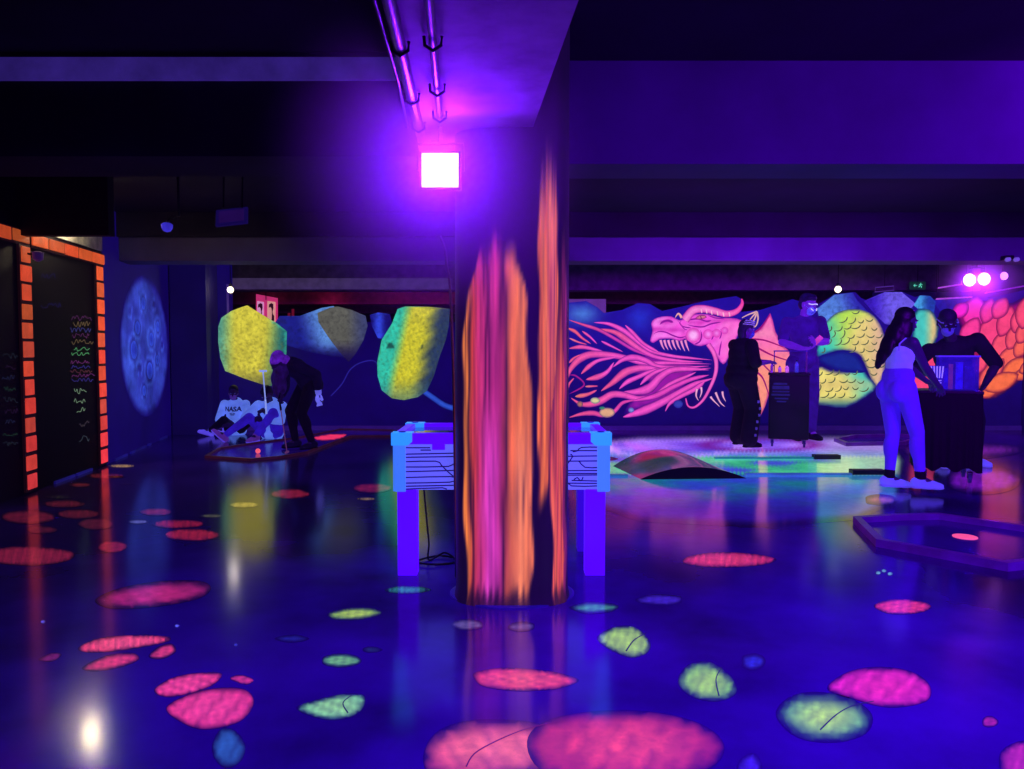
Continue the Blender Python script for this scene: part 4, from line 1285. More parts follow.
for (px, lab) in ((289, 'short red glowing tube behind the blue asteroid, nearer the poster case'), (293, 'taller red glowing tube behind the blue asteroid')):
    b = MB(); q = at_y(px, 318, 15.5); b.tube([V((q.x, 15.5, 0)), V((q.x, 15.5, at_y(px, 309 if px > 290 else 313, 15.5).z))], .028, 8)
    tag(sm('red_post', b, mat('red_post_paint', (120, 20, 30), rough=.5, emit=(110, 16, 40), es=.7, noise=.1)), lab, 'post')
# pink lamps hidden beyond the wall that light the far beams
point('pink_glow_a', (at_y(328, 300, 16.2).x, 16.22, 2.2), 2.6, (1, .04, .28), .12)
point('pink_glow_b', (at_y(392, 300, 15.9).x, 15.9, 2.25), 3.4, (1, .04, .34), .12)
point('pink_glow_c', (at_y(436, 300, 15.9).x, 15.9, 2.25), 3.4, (1, .04, .40), .12)
point('red_glow_d', (3.2, 15.2, 1.7), 1.6, (1, .1, .2), .2)
# pale edge strip on the far beam; bulb light on the corner painted as a glowing strip
b = MB(); b.box((at_y(228, 285, 12.66).x, 12.66, at_y(300, 289, 12.66).z), (at_y(452, 285, 12.66).x, 12.699, at_y(300, 278, 12.66).z)); struct('trim_2', b, mat('pale_far_strip', (110, 100, 120), rough=.6, emit=(56, 42, 78), es=.8, noise=.15))
q0 = at_y(227.5, 300, 11.74)
b = MB(); b.box((q0.x - .012, 11.735, 1.7), (q0.x + .02, 11.75, 2.3)); struct('lit_corner_strip', b, mat('lit_corner_edge', (120, 100, 170), rough=.5, emit=(50, 30, 110), es=.5, noise=.1))
b = MB(); b.box((at_y(566, 303, 13.6).x, 13.6, at_y(566, 309, 13.6).z - .9), (at_y(606, 303, 13.6).x, 13.64, at_y(580, 299, 13.6).z))
struct('partition', b, mat('lilac_partition', (90, 60, 120), rough=.6, emit=(96, 50, 130), es=.8, noise=.1))

# ------------------------------------------------------------------ putting lanes
M['lanew'] = mat('lane_border_wood', (64, 34, 50), rough=.4, emit=(66, 24, 44), es=.28, noise=.25, nscale=5)
M['lanep'] = mat('lane_border_purple', (90, 40, 140), rough=.35, emit=(56, 6, 110), es=.5, noise=.25, nscale=5)


def lane(label, pts, h, w, m, surf, closed=True):
    P = [at_z(a, c, h) for a, c in pts]
    P = [V((p.x, p.y, 0)) for p in P]
    c = sum(P, V()) / len(P)
    t = thing('putting_lane', label, 'mini golf lane', (c.x, c.y, 0))
    n = len(P)
    ar = sum(P[i].x * P[(i + 1) % n].y - P[(i + 1) % n].x * P[i].y for i in range(n))
    sg = 1 if ar > 0 else -1
    ins = []
    for i in range(n):
        a, b_, d = P[i - 1], P[i], P[(i + 1) % n]
        e1, e2 = (b_ - a).normalized(), (d - b_).normalized()
        n1, n2 = V((-e1.y, e1.x, 0)) * sg, V((-e2.y, e2.x, 0)) * sg
        bi = (n1 + n2)
        bi = bi / max(.35, bi.length_squared * .5)
        ins.append(b_ + bi * w)
    b = MB(); b.prism([(p.x, p.y) for p in ins], .002, .008, lambda p, d: V((p[0], p[1], d))); sm('turf', b, surf, t)
    for i in range(n):
        j = (i + 1) % n
        b = MB(); b.prism([(q.x, q.y) for q in (P[i], P[j], ins[j], ins[i])], 0, h, lambda p, d: V((p[0], p[1], d)))
        sm('border', b, m, t)
    return t


turfm = mat('glossy_blue_turf', (50, 28, 120), rough=.16, emit=(22, 2, 92), es=.55, noise=.25, nscale=2)
ln = lane('hexagonal putting lane with a reddish border where the bending player stands', [(204.5, 455.5), (218.7, 447.4), (258, 441.5), (296.5, 437), (335, 429.6), (340, 428.2), (394, 429.4), (394, 435.3), (352, 435.3), (335, 441.5), (308, 451.5), (280, 456), (251, 458.6)], .03, .035, M['lanew'], turfm)
p = Paint(lambda x, y, l: (lambda q: V((q.x, q.y, .009 + .0004 * l)))(at_z(x, y, .009)))
p.poly([(312, 437.5), (330, 433.8), (347, 434.2), (340, 439), (322, 441)], lambda x, y, d: tuple(v * sstep(0, 1.5, d) for v in (236, 50, 80)), 1.2, 1, 3)
sm('painted_patch', p, M['floorpaint'], ln, colour=True)
b = MB(); cst = at_z(258, 453.5, .009); b.lathe([(.002, 0), (.018, .004), (.027, .017), (.03, .03), (.027, .043), (.018, .056), (.002, .06)], V((cst.x, cst.y, .009)), n=18)
tag(sm('golf_ball', b, mat('glowing_ball', (255, 120, 120), rough=.3, emit=(255, 96, 110), es=.95, noise=.2, nscale=30), smooth=True), 'glowing coral golf ball on the lane near the bending player', 'golf ball')
ln = lane('low purple bordered hexagonal putting lane in front of the two carts', [(853, 516), (895, 513.5), (938, 512.5), (1024, 524.5), (1110, 536), (1100, 553), (1008, 563), (945, 551.5), (876, 539)], .05, .05, M['lanep'], turfm)
b = MB(); cst = at_z(965, 536.8, .009); b.lathe([(.075, 0), (.075, .004), (.06, .005)], V((cst.x, cst.y, .008)), n=24); sm('hole', b, mat('glowing_hole_ring', (255, 110, 140), rough=.4, emit=(255, 88, 140), es=.95, noise=.1), ln)
lane('far thin bordered putting lane under the green serpent coil', [(834, 438), (852, 434.5), (900, 433.5), (925, 436), (905, 441.5), (846, 442.5)], .05, .05, M['lanep'], turfm)
for (x0, x1, y, lab) in ((815, 841, 459.5, 'short dark plank on the painted lake beside the nearer cart wheels'), (853, 886, 475, 'dark plank on the floor behind the woman in light leggings')):
    q0, q1 = at_z(x0, y, 0), at_z(x1, y, 0)
    b = MB(); b.box((q0.x, q0.y, 0), (q1.x, q0.y + .1, .05), bev=.004); tag(sm('floor_plank', b, M['blackplastic']), lab, 'plank')
for (x0, x1, y, lab, c) in ((715, 814, 459.0, 'thin teal edging strip on the painted lake, the one behind', (40, 130, 140)), (570, 628, 476.6, 'thin teal edging strip beside the hump, near the table', (50, 120, 150)), (746, 852, 475.4, 'thin teal edging strip beyond the dark end of the hump', (60, 110, 170))):
    q0, q1 = at_z(x0, y, 0), at_z(x1, y, 0)
    b = MB(); b.box((q0.x, q0.y, 0), (q1.x, q0.y + .05, .02)); tag(sm('edging_strip', b, mat('teal_strip', c, rough=.3, emit=c, es=.5, noise=.2, nscale=4)), lab, 'edging')

# the curved hump
h0, h1 = at_z(641, 479.5, 0), at_z(746, 478.5, 0)
back = V((-.16, .82, 0))
t = thing('golf_hump', 'low arched golf hump painted with red and green patches, black front edge', 'golf obstacle', ((h0.x + h1.x) / 2, h0.y, 0))
hh = .112
p = Paint(lambda x, y, l: V((0, 0, 0)))
NU, NV = 24, 20
vs, cs, fs = [], [], []
for j in range(NV + 1):
    for i in range(NU + 1):
        u, v = i / NU, j / NV
        e = h0.lerp(h1, u) + back * v
        e.z = .002 + hh * (1 - (2 * u - 1) ** 2) * (1 + .6 * sstep(0, 1, v))
        vs.append(e)
        n = math.sin(u * 7 + v * 4) * .5 + math.sin(u * 3 - v * 9 + 1) * .4 + math.sin(u * 13 + v * 11) * .2
        c = mixc((60, 84, 66), (118, 96, 120), .5 + n * .5)
        c = mixc(c, (236, 50, 96), sstep(.25, .7, math.sin(u * 5.2 + 2.2 + v) * math.sin(v * 5.5 + .6) + .25 * n) * .9)
        c = mixc(c, (60, 150, 110), .6 * sstep(.8, 1, u))
        cs.append(tuple(q * .62 for q in c))
for j in range(NV):
    for i in range(NU):
        a = j * (NU + 1) + i
        fs.append((a, a + 1, a + NU + 2, a + NU + 1))
p.add(vs, fs, cs)
vs2 = [vs[NV * (NU + 1) + i] for i in range(NU + 1)]
p.add([V((q.x, q.y, q.z)) for q in vs2] + [V((q.x, q.y + .02, 0)) for q in vs2], [(i, i + 1, NU + 2 + i, NU + 1 + i) for i in range(NU)], [(20, 20, 40)] * (2 * NU + 2))
sm('ramp_top', p, M['floorpaint'], t, smooth=True, colour=True)
b = MB()
arc = [(h0.lerp(h1, i / 24), hh * (1 - (2 * i / 24 - 1) ** 2)) for i in range(25)]
vs = [V((e.x, e.y - .004, 0)) for e, z in arc] + [V((e.x, e.y - .004, z + .004)) for e, z in arc] + [V((e.x, e.y + .02, 0)) for e, z in arc] + [V((e.x, e.y + .02, z + .003)) for e, z in arc]
fs = [(i, i + 1, 25 + i + 1, 25 + i) for i in range(24)] + [(50 + i, 50 + i + 1, 75 + i + 1, 75 + i) for i in range(24)] + [(25 + i, 26 + i, 76 + i, 75 + i) for i in range(24)]
b.add(vs, fs); sm('front_edge', b, mat('matt_black_edge', (4, 3, 10), rough=.8, noise=.2), t)

# ------------------------------------------------------------------ carts
M['cart'] = mat('black_cart_body', (8, 7, 16), rough=.45, noise=.3, nscale=5)
M['clear'] = None


def clear_mat(name, tint, alpha_rough=.1):
    m = bpy.data.materials.new(name); m.use_nodes = True
    nt = m.node_tree
    for n in list(nt.nodes): nt.nodes.remove(n)
    o = nt.nodes.new('ShaderNodeOutputMaterial'); mx = nt.nodes.new('ShaderNodeMixShader'); tr = nt.nodes.new('ShaderNodeBsdfTransparent'); pb = nt.nodes.new('ShaderNodeBsdfPrincipled')
    tr.inputs['Color'].default_value = lin(tint)
    pb.inputs['Base Color'].default_value = lin((120, 110, 200)); pb.inputs['Roughness'].default_value = alpha_rough
    pb.inputs['Emission Color'].default_value = lin((70, 40, 190)); pb.inputs['Emission Strength'].default_value = .5
    nz = nt.nodes.new('ShaderNodeTexNoise'); nz.inputs['Scale'].default_value = 5
    mr = nt.nodes.new('ShaderNodeMapRange'); mr.inputs['To Min'].default_value = .05; mr.inputs['To Max'].default_value = .3
    nt.links.new(nz.outputs['Fac'], mr.inputs['Value']); nt.links.new(mr.outputs['Result'], mx.inputs[0])
    nt.links.new(tr.outputs[0], mx.inputs[1]); nt.links.new(pb.outputs[0], mx.inputs[2]); nt.links.new(mx.outputs[0], o.inputs[0])
    return m


def turn(objs, c, ang):
    T = Matrix.Translation(c) @ Matrix.Rotation(ang, 4, 'Z') @ Matrix.Translation(-V(c))
    for o in objs:
        o.matrix_basis = T @ o.matrix_basis


def caster(t, x, y, r=.045):
    b = MB(); b.lathe([(r * .5, -.014), (r, -.012), (r, .012), (r * .5, .014)], (x, y, r), axis='X', n=16); w = sm('caster', b, mat('caster_rubber', (30, 26, 60), rough=.5, emit=(34, 20, 120), es=.5, noise=.2), t)
    b = MB(); b.box((x - .022, y - .012, r), (x - .016, y + .012, .1)); b.box((x + .016, y - .012, r), (x + .022, y + .012, .1)); b.box((x - .022, y - .03, .096), (x + .022, y + .03, .106)); sm('fork', b, M['metal'], w)


TOPS = set(bpy.data.objects)
c1y = 9.5
ca = at_y(788.5, 400, c1y + .24).x - .245
cb_ = ca + .49
cz = at_y(780, 373, c1y).z
t = thing('service_cart', 'narrow black cart on casters between the person in black and the masked man', 'cart', ((ca + cb_) / 2, c1y + .24, 0))
b = MB(); b.box((ca, c1y, .105), (cb_, c1y + .48, cz - .03), bev=.012); sm('body', b, M['cart'], t)
b = MB(); b.box((ca - .012, c1y - .012, cz - .03), (cb_ + .012, c1y + .49, cz), bev=.008); sm('worktop', b, M['blackplastic'], t)
for x in (ca + .05, cb_ - .05):
    for y in (c1y + .06, c1y + .42): caster(t, x, y)
b = MB()
for i, (y0, y1, x0, x1) in enumerate(((383, 385, 781, 794), (386, 389.5, 780, 796), (391, 392.5, 780, 796), (394, 396, 779, 796.5), (398, 399.5, 782, 795), (401, 402.5, 784, 793))):
    q0, q1 = at_y(x0, y1, c1y), at_y(x1, y0, c1y)
    b.box((q0.x, c1y - .003, q0.z), (q1.x, c1y + .001, q1.z))
sm('printed_panel', b, mat('dim_print', (40, 40, 90), rough=.5, emit=(26, 24, 78), es=.7, noise=.2), t)
# rack and drinks on the first cart
def onc1(px): return at_y(px, 370, c1y + .2).x
t = thing('drink_rack', 'open violet frame rack standing on the narrow black cart', 'rack', (onc1(795), c1y + .28, cz))
x0, x1, zt_ = ca + .06, cb_ - .03, at_y(790, 351, c1y + .3).z
b = MB()
for x in (x0, x1):
    for y in (c1y + .16, c1y + .42): b.tube([(x, y, cz), (x, y, zt_)], .007, 6)
sm('post', b, M['metal'], t)
b = MB(); b.box((x0 - .01, c1y + .15, zt_ - .008), (x1 + .01, c1y + .43, zt_ + .008), bev=.003); sm('top_shelf', b, mat('violet_shelf', (60, 30, 140), rough=.3, emit=(36, 8, 120), es=.6, noise=.1), t)
for (fx, h, r, c, lab, kind) in ((.03, .13, .017, (140, 40, 200), 'slim violet bottle at the edge of the narrow cart', 'bottle'), (.13, .085, .022, (200, 90, 220), 'pink lit jar inside the cart rack', 'jar'), (.22, .1, .025, (220, 110, 220), 'brightest pink jar in the middle of the cart rack', 'jar'), (.34, .16, .024, (70, 60, 200), 'taller blue bottle inside the cart rack', 'bottle')):
    t = thing(kind, lab, kind, (ca + fx, c1y + (.08 if fx < .1 else .27), cz))
    L = t.location
    b = MB(); b.lathe([(r, 0), (r, h * .62), (r * .9, h * .7), (r * .45, h * .82), (r * .45, h * .92)], L, n=14); sm('vessel', b, mat('lit_vessel', c, rough=.25, emit=c, es=.55, noise=.3, nscale=20), t, smooth=True)
    b = MB(); b.lathe([(r * .52, h * .9), (r * .52, h)], L, n=12); sm('cap', b, M['blackplastic'], t)

turn([o for o in bpy.data.objects if o not in TOPS and o.parent is None], V(((ca + cb_) / 2, c1y + .24, 0)), -.34)
TOPS = set(bpy.data.objects)
c2y = 6.95
c2c = at_y(945, 430, c2y + .25).x
ca2, cb2 = c2c - .26, c2c + .26
cz2 = at_y(940, 391, c2y).z
t = thing('service_cart', 'wide black draped cart on casters beside the woman in leggings', 'cart', ((ca2 + cb2) / 2, c2y + .25, 0))
b = MB(); b.box((ca2 + .02, c2y + .02, .14), (cb2 - .02, c2y + .48, cz2 - .025), bev=.02); sm('body', b, M['cart'], t)
# hanging drape with shallow folds and an uneven hem
b = MB()
ring = []
N = 120
for i in range(N):
    s = i / N * 4
    k, f = int(s), s - int(s)
    cs4 = [(ca2, c2y), (cb2, c2y), (cb2, c2y + .5), (ca2, c2y + .5)]
    a, c = V(cs4[k]), V(cs4[(k + 1) % 4])
    q = a.lerp(c, f)
    ring.append((q, .01 * math.sin(i * 1.7) + .006 * math.sin(i * .9), .13 + .025 * math.sin(i * .6)))
ctr = V(((ca2 + cb2) / 2, c2y + .25))
vs, fs = [], []
for j in range(7):
    v = j / 6
    for (q, w, hem) in ring:
        o = (q - ctr).normalized() * (w * v + .012)
        vs.append(V((q.x + o.x, q.y + o.y, cz2 - .02 - (cz2 - .02 - hem) * v)))
for j in range(6):
    for i in range(N):
        fs.append((j * N + i, j * N + (i + 1) % N, (j + 1) * N + (i + 1) % N, (j + 1) * N + i))
b.add(vs, fs); sm('drape', b, mat('black_drape', (7, 6, 14), rough=.8, noise=.3), t, smooth=True)
b = MB(); b.box((ca2 - .015, c2y - .015, cz2 - .03), (cb2 + .015, c2y + .515, cz2), bev=.008); sm('worktop', b, M['blackplastic'], t)
for x in (ca2 + .07, cb2 - .07):
    for y in (c2y + .07, c2y + .43): caster(t, x, y)
q0, q1 = V((c2c - .08, 0, 0)), V((c2c + .25, 0, cz2 + .325))
t = thing('clear_bin', 'violet see-through bin on the wide cart in front of the bending man', 'bin', ((q0.x + q1.x) / 2, c2y + .28, cz2))
CLR = clear_mat('clear_violet_plastic', (190, 170, 255))
b = MB()
for (lo, hi) in (((q0.x, c2y + .12, cz2), (q1.x, c2y + .128, q1.z)), ((q0.x, c2y + .33, cz2), (q1.x, c2y + .338, q1.z)), ((q0.x, c2y + .12, cz2), (q0.x + .008, c2y + .33, q1.z)), ((q1.x - .008, c2y + .12, cz2), (q1.x, c2y + .33, q1.z))):
    b.box(lo, hi)
sm('wall_panel', b, CLR, t)
b = MB(); b.tube([(q0.x - .006, c2y + .115, q1.z), (q1.x + .006, c2y + .115, q1.z), (q1.x + .006, c2y + .342, q1.z), (q0.x - .006, c2y + .342, q1.z)], .008, 6, closed=True); sm('rim', b, mat('bin_rim', (120, 110, 220), rough=.3, emit=(70, 40, 200), es=.7, noise=.1), t)
b = MB(); b.box((q0.x + .01, c2y + .13, cz2 + .001), (q1.x - .01, c2y + .33, cz2 + .008)); sm('base', b, M['blackplastic'], t)
for (px, w, h, c, lab) in ((946, .06, .2, (60, 30, 160), 'dim violet packet in the clear bin nearest the striped box'), (952.5, .035, .24, (210, 90, 80), 'thin orange packet standing in the clear bin'), (961, .06, .26, (80, 50, 210), 'pale violet packet in the middle of the clear bin'), (971, .07, .22, (40, 14, 110), 'dark packet at the far end of the clear bin')):
    x = c2c - .08 + (px - 939) / 40 * .33
    b = MB(); b.prism([(-w / 2, 0), (w / 2, 0), (w / 2 * .9, h * .85), (w / 2, h), (-w / 2, h), (-w / 2 * .9, h * .85)], c2y + .2, c2y + .24, lambda p, d: V((x + p[0], d, cz2 + .009 + p[1])))
    tag(sm('packet', b, mat('packet_print', c, rough=.4, emit=c, es=.7, noise=.3, nscale=18)), lab, 'packet')
x0, x1 = c2c - .17, c2c - .045
zz = cz2 + .235
t = thing('striped_box', 'white and blue striped popcorn box on the wide cart near her hand', 'box', ((x0 + x1) / 2, c2y + .04, cz2))
b = MB(); b.prism([(x0 + .012, cz2), (x1 - .012, cz2), (x1, zz), (x0, zz)], c2y + .01, c2y + .09, lambda p, d: V((p[0], d, p[1]))); sm('carton', b, mat('carton_blue', (30, 20, 120), rough=.5, emit=(34, 14, 150), es=.8, noise=.1), t)
b = MB()
for i in range(5):
    f0, f1 = (i + .15) / 5, (i + .6) / 5
    wt, wb = x1 - x0, x1 - x0 - .024
    b.prism([(x0 + .012 + wb * f0, cz2 + .12), (x0 + .012 + wb * f1, cz2 + .12), (x0 + wt * f1, zz - .004), (x0 + wt * f0, zz - .004)], c2y + .004, c2y + .0095, lambda p, d: V((p[0], d, p[1])))
for r_ in range(4):
    b.prism([(x0 + .03, cz2 + .02 + r_ * .022), (x1 - .03, cz2 + .026 + r_ * .022), (x1 - .026, cz2 + .034 + r_ * .022), (x0 + .028, cz2 + .03 + r_ * .022)], c2y + .004, c2y + .0095, lambda p, d: V((p[0], d, p[1])))
sm('stripes', b, mat('carton_white', (200, 200, 255), rough=.5, emit=(140, 130, 255), es=.85, noise=.1), t)

turn([o for o in bpy.data.objects if o not in TOPS and o.parent is None], V((c2c, c2y + .25, 0)), -.4)

# ------------------------------------------------------------------ people
def cap(bm, a, b_, ra, rb, n=12):
    a, b_ = V(a), V(b_)
    t = (b_ - a)
    L = t.length
    t = t / L if L > 1e-6 else V((0, 0, 1))
    u = t.cross(V((0.21, 0.95, 0.13)))
    if u.length < .05: u = t.cross(V((1, 0, 0)))
    u.normalize(); w = t.cross(u)
    prof = [(-ra * math.cos(x), ra * math.sin(x)) for x in (0.15, .6, 1.1)] + [(0, ra)] + [(L * f, ra + (rb - ra) * f) for f in (.33, .66)] + [(L, rb)] + [(L + rb * math.cos(x), rb * math.sin(x)) for x in (1.1, .6, .15)]
    rings = []
    for h, r in prof:
        rings.append([bm.verts.new(a + t * h + (u * math.cos(2 * PI * k / n) + w * math.sin(2 * PI * k / n)) * r) for k in range(n)])
    for i in range(len(rings) - 1):
        for k in range(n):
            bm.faces.new((rings[i][k], rings[i][(k + 1) % n], rings[i + 1][(k + 1) % n], rings[i + 1][k]))
    bm.faces.new(rings[0][::-1]); bm.faces.new(rings[-1])


def ell(bm, c, R, ax):
    """ellipsoid: R = (right, fwd, up) unit vectors, ax their radii"""
    Mx = Matrix((R[0] * ax[0], R[1] * ax[1], R[2] * ax[2])).transposed().to_4x4()
    Mx.translation = V(c)
    bmesh.ops.create_uvsphere(bm, u_segments=16, v_segments=10, radius=1.0, matrix=Mx)


def solid(name, bm, m, parent, voxel, smooth=4, keep=1.0):
    me = bpy.data.meshes.new(name)
    bmesh.ops.recalc_face_normals(bm, faces=bm.faces)
    bm.to_mesh(me); bm.free()
    o = bpy.data.objects.new(name, me); C.objects.link(o)
    r = o.modifiers.new('r', 'REMESH'); r.mode = 'VOXEL'; r.voxel_size = voxel
    if smooth:
        s = o.modifiers.new('s', 'SMOOTH'); s.factor = .5; s.iterations = smooth
    if keep < 1:
        d = o.modifiers.new('d', 'DECIMATE'); d.ratio = keep
    dg = bpy.context.evaluated_depsgraph_get()
    me2 = bpy.data.meshes.new_from_object(o.evaluated_get(dg))
    o.modifiers.clear(); o.data = me2
    bpy.data.meshes.remove(me)
    me2.materials.clear(); me2.materials.append(m)
    for p in me2.polygons: p.use_smooth = True
    o.parent = parent
    return o


def frame(up, right=V((1, 0, 0))):
    up = V(up).normalized()
    f = up.cross(right).normalized()
    r = f.cross(up).normalized()
    return (r, f, up)


def ik(a, b_, l1, l2, pole):
    a, b_ = V(a), V(b_)
    d = b_ - a
    L = d.length
    if L > (l1 + l2) * .995:
        b_ = a + d * ((l1 + l2) * .995 / L); d = b_ - a; L = d.length
    x = (L * L + l1 * l1 - l2 * l2) / (2 * L)
    h = math.sqrt(max(0, l1 * l1 - x * x))
    n = d / L
    pv = V(pole) - n * V(pole).dot(n)
    pv = pv.normalized() if pv.length > 1e-5 else V((0, 0, 1))
    return a + n * x + pv * h, b_


def person(label, loc, yaw, H, P, skin, voxel=.008):
    """P: pelvis, neck, head points and hand / foot targets in the person's own frame (x right, y forward)"""
    s = H / 1.7
    fat = P.get('fat', 1.0)
    root = thing('person', label, 'person', loc, rotz=yaw, local=True)
    pel, nek, hed = V(P['pelvis']), V(P['neck']), V(P['head'])
    tw = P.get('twist', 0.0)
    Rr = V((math.cos(tw), math.sin(tw), 0))
    Fr = frame(nek - pel, Rr)
    Fp = frame(V((0, 0, 1)) * .6 + (nek - pel).normalized() * .4)
    hy, hp = P.get('look', (0, 0))
    hf = V((math.sin(hy) * math.cos(hp), math.cos(hy) * math.cos(hp), math.sin(hp)))
    hr = V((math.cos(hy), -math.sin(hy), 0))
    hu = hr.cross(hf)
    HR = (hr, hf, hu)
    sw = P.get('sw', .18) * s
    J = {}
    spine = [(-.02, .158, .118, .11), (.2, .15, .11, .12), (.42, .138, .102, .13), (.65, .158, .112, .14), (.84, .15, .098, .1)]
    mid = pel.lerp(nek, .5) + Fr[1] * P.get('arch', 0.0)

    def sp(t):
        a, c = pel.lerp(mid, t), mid.lerp(nek, t)
        return a.lerp(c, t)
    shl = {}
    for side, sg in (('R', 1), ('L', -1)):
        sh = sp(.9) + Fr[0] * sg * sw
        el, wr = ik(sh, P['hand' + side], .285 * s, .255 * s, P.get('elbow' + side, (sg * .5, -.6, -.6)))
        hip = pel + Fp[0] * sg * .09 * s * min(1.15, fat)
        kn, an = ik(hip, P['foot' + side], .425 * s, .42 * s, P.get('knee' + side, (sg * .12, 1, .1)))
        J[side] = dict(sh=sh, el=el, wr=wr, hip=hip, kn=kn, an=an, toe=V(P.get('toe' + side, (sg * .15, 1, 0))).normalized())

    def torso(bm, g=0.0, t0=-1, t1=2, wf=1.0):
        for (t, rx, ry, rz) in spine:
            if t0 <= t <= t1:
                k = fat if t < .6 else 1 + (fat - 1) * .6
                if P.get('woman'):
                    if t == .42: rx, ry = rx * .82, ry * .9
                    if t < .1: rx, ry = rx * 1.0, ry * 1.0
                    if t > .6: rx, ry = rx * .84, ry * .88
                ell(bm, sp(t), frame(nek - pel, Rr) if t > .3 else Fp, (rx * s * k * wf + g, ry * s * (1 + (k - 1) * 1.5) + g, rz * s + g))
        if t1 > .9:
            cap(bm, sp(.88) - Fr[0] * sw * .92, sp(.88) + Fr[0] * sw * .92, .052 * s + g, .052 * s + g)
            cap(bm, sp(.88) - Fr[0] * sw * .45, sp(.98), .055 * s + g, .045 * s + g)
            cap(bm, sp(.88) + Fr[0] * sw * .45, sp(.98), .055 * s + g, .045 * s + g)
        if P.get('woman') and t0 < .7 < t1:
            for sg in (-1, 1): ell(bm, sp(.7) + Fr[1] * .075 * s + Fr[0] * sg * .07 * s, Fr, (.06 * s + g, .06 * s + g, .06 * s + g))
        if t0 < 0:
            for sg in (-1, 1): ell(bm, pel + Fp[0] * sg * .075 * s - Fp[1] * .055 * s - V((0, 0, .035 * s)), Fp, ((.078 if P.get('woman') else .09) * s * fat + g, (.076 if P.get('woman') else .09) * s + g, .1 * s + g))

    def arm(bm, side, g=0.0, upto=2.0):
        j = J[side]
        k = .9 if P.get('woman') else 1.0
        cap(bm, j['sh'], j['sh'].lerp(j['el'], min(1, upto)), .056 * s * k + g, (.042 * s if upto >= 1 else .048 * s) * k + g)
        if upto > 1:
            f = min(1, upto - 1)
            cap(bm, j['el'], j['el'].lerp(j['wr'], f * .45), .042 * s * k + g, .044 * s * k + g)
            cap(bm, j['el'].lerp(j['wr'], f * .4), j['el'].lerp(j['wr'], f), .043 * s * k + g, .029 * s * k + g)

    def leg(bm, side, g=0.0, upto=2.0, loose=0.0):
        j = J[side]
        cap(bm, j['hip'], j['kn'], .088 * s * min(1.2, fat) + g, .058 * s + g + loose * .4)
        if upto > 1:
            e = j['kn'].lerp(j['an'], upto - 1)
            cap(bm, j['kn'], e, .055 * s + g + loose * .4, .036 * s + g + loose)
            bk = (j['kn'] - j['an']).normalized().cross(V((1, 0, 0)))
            if bk.dot(j['toe']) > 0: bk = -bk
            ell(bm, j['kn'].lerp(j['an'], .3) + bk * .018 * s, frame(j['kn'] - j['an']), (.05 * s + g, .052 * s + g, .13 * s + g))

    def hand(bm, side):
        j = J[side]
        d = (j['wr'] - j['el']).normalized()
        hd = V(P.get('point' + side, d)).normalized()
        pn = V(P.get('palm' + side, (0, 0, -1)))
        pn = (pn - hd * pn.dot(hd)).normalized()
        sd = hd.cross(pn) * (1 if side == 'R' else -1)     # towards the thumb
        cl = P.get('curl' + side, .5)
        w = j['wr']
        ell(bm, w + hd * .05 * s, (sd, pn, hd), (.04 * s, .016 * s, .052 * s))
        cap(bm, w - hd * .01, w + hd * .04 * s, .027 * s, .026 * s, 10)
        for i, ln in enumerate((.07, .078, .072, .058)):
            k = w + hd * .09 * s + sd * (.03 - .0205 * i) * s
            d1 = (hd * math.cos(cl) + pn * math.sin(cl)).normalized()
            d2 = (hd * math.cos(cl * 2.3) + pn * math.sin(cl * 2.3)).normalized()
            spx = sd * (.12 - .08 * i)
            e1 = k + (d1 + spx).normalized() * ln * .5 * s
            cap(bm, k, e1, .0092 * s, .0085 * s, 8); cap(bm, e1, e1 + (d2 + spx).normalized() * ln * .5 * s, .0085 * s, .0075 * s, 8)
        tb = w + hd * .025 * s + sd * .03 * s
        t1 = tb + (hd * .6 + sd * .75 + pn * .25).normalized() * .042 * s
        cap(bm, tb, t1, .012 * s, .0105 * s, 8); cap(bm, t1, t1 + (hd * .85 + sd * .3 + pn * .4).normalized() * .03 * s, .0105 * s, .009 * s, 8)

    def head(bm, g=0.0):
        def h(x, y, z): return hed + hr * x * s + hf * y * s + hu * z * s
        ell(bm, h(0, -.012, .03), HR, (.074 * s + g, .094 * s + g, .088 * s + g))
        ell(bm, h(0, .022, -.045), HR, (.056 * s + g, .066 * s + g, .07 * s + g))
        ell(bm, h(0, .05, -.092), HR, (.03 * s + g, .028 * s + g, .024 * s + g))
        cap(bm, h(0, .088, .012), h(0, .104, -.026), .009 * s, .014 * s, 8)
        cap(bm, h(-.02, .083, -.058), h(.02, .083, -.058), .009 * s, .009 * s, 8)
        for sg in (-1, 1):
            ell(bm, h(sg * .076, -.01, -.01), HR, (.012 * s, .02 * s, .032 * s))
            cap(bm, h(sg * .048, .078, .028), h(sg * .016, .086, .026), .009 * s, .009 * s, 8)
        cap(bm, nek - Fr[2] * .03, h(0, -.02, -.05), .056 * s, .05 * s)
    bm = bmesh.new()
    torso(bm)
    for sd in 'RL':
        arm(bm, sd); leg(bm, sd); hand(bm, sd)
        j = J[sd]
        cap(bm, j['an'], j['an'] + j['toe'] * .1 * s - V((0, 0, .045 * s)), .037 * s, .032 * s)
        cap(bm, j['an'] - V((0, 0, .035 * s)), j['an'] + j['toe'] * .13 * s - V((0, 0, .05 * s)), .034 * s, .026 * s)
    head(bm)
    body = solid('body', bm, skin, root, voxel * s)
    hpos = lambda x, y, z: hed + hr * x * s + hf * y * s + hu * z * s
    for sg in (-1, 1):
        b = MB(); R3 = Matrix((hr, hf, hu)).transposed(); b.lathe([(.002, -.011), (.009, -.007), (.012, 0), (.009, .007), (.002, .011)], hpos(sg * .032, .074, .008), n=10); e = b.build('eye', EYEM, None, smooth=True); e.parent = root
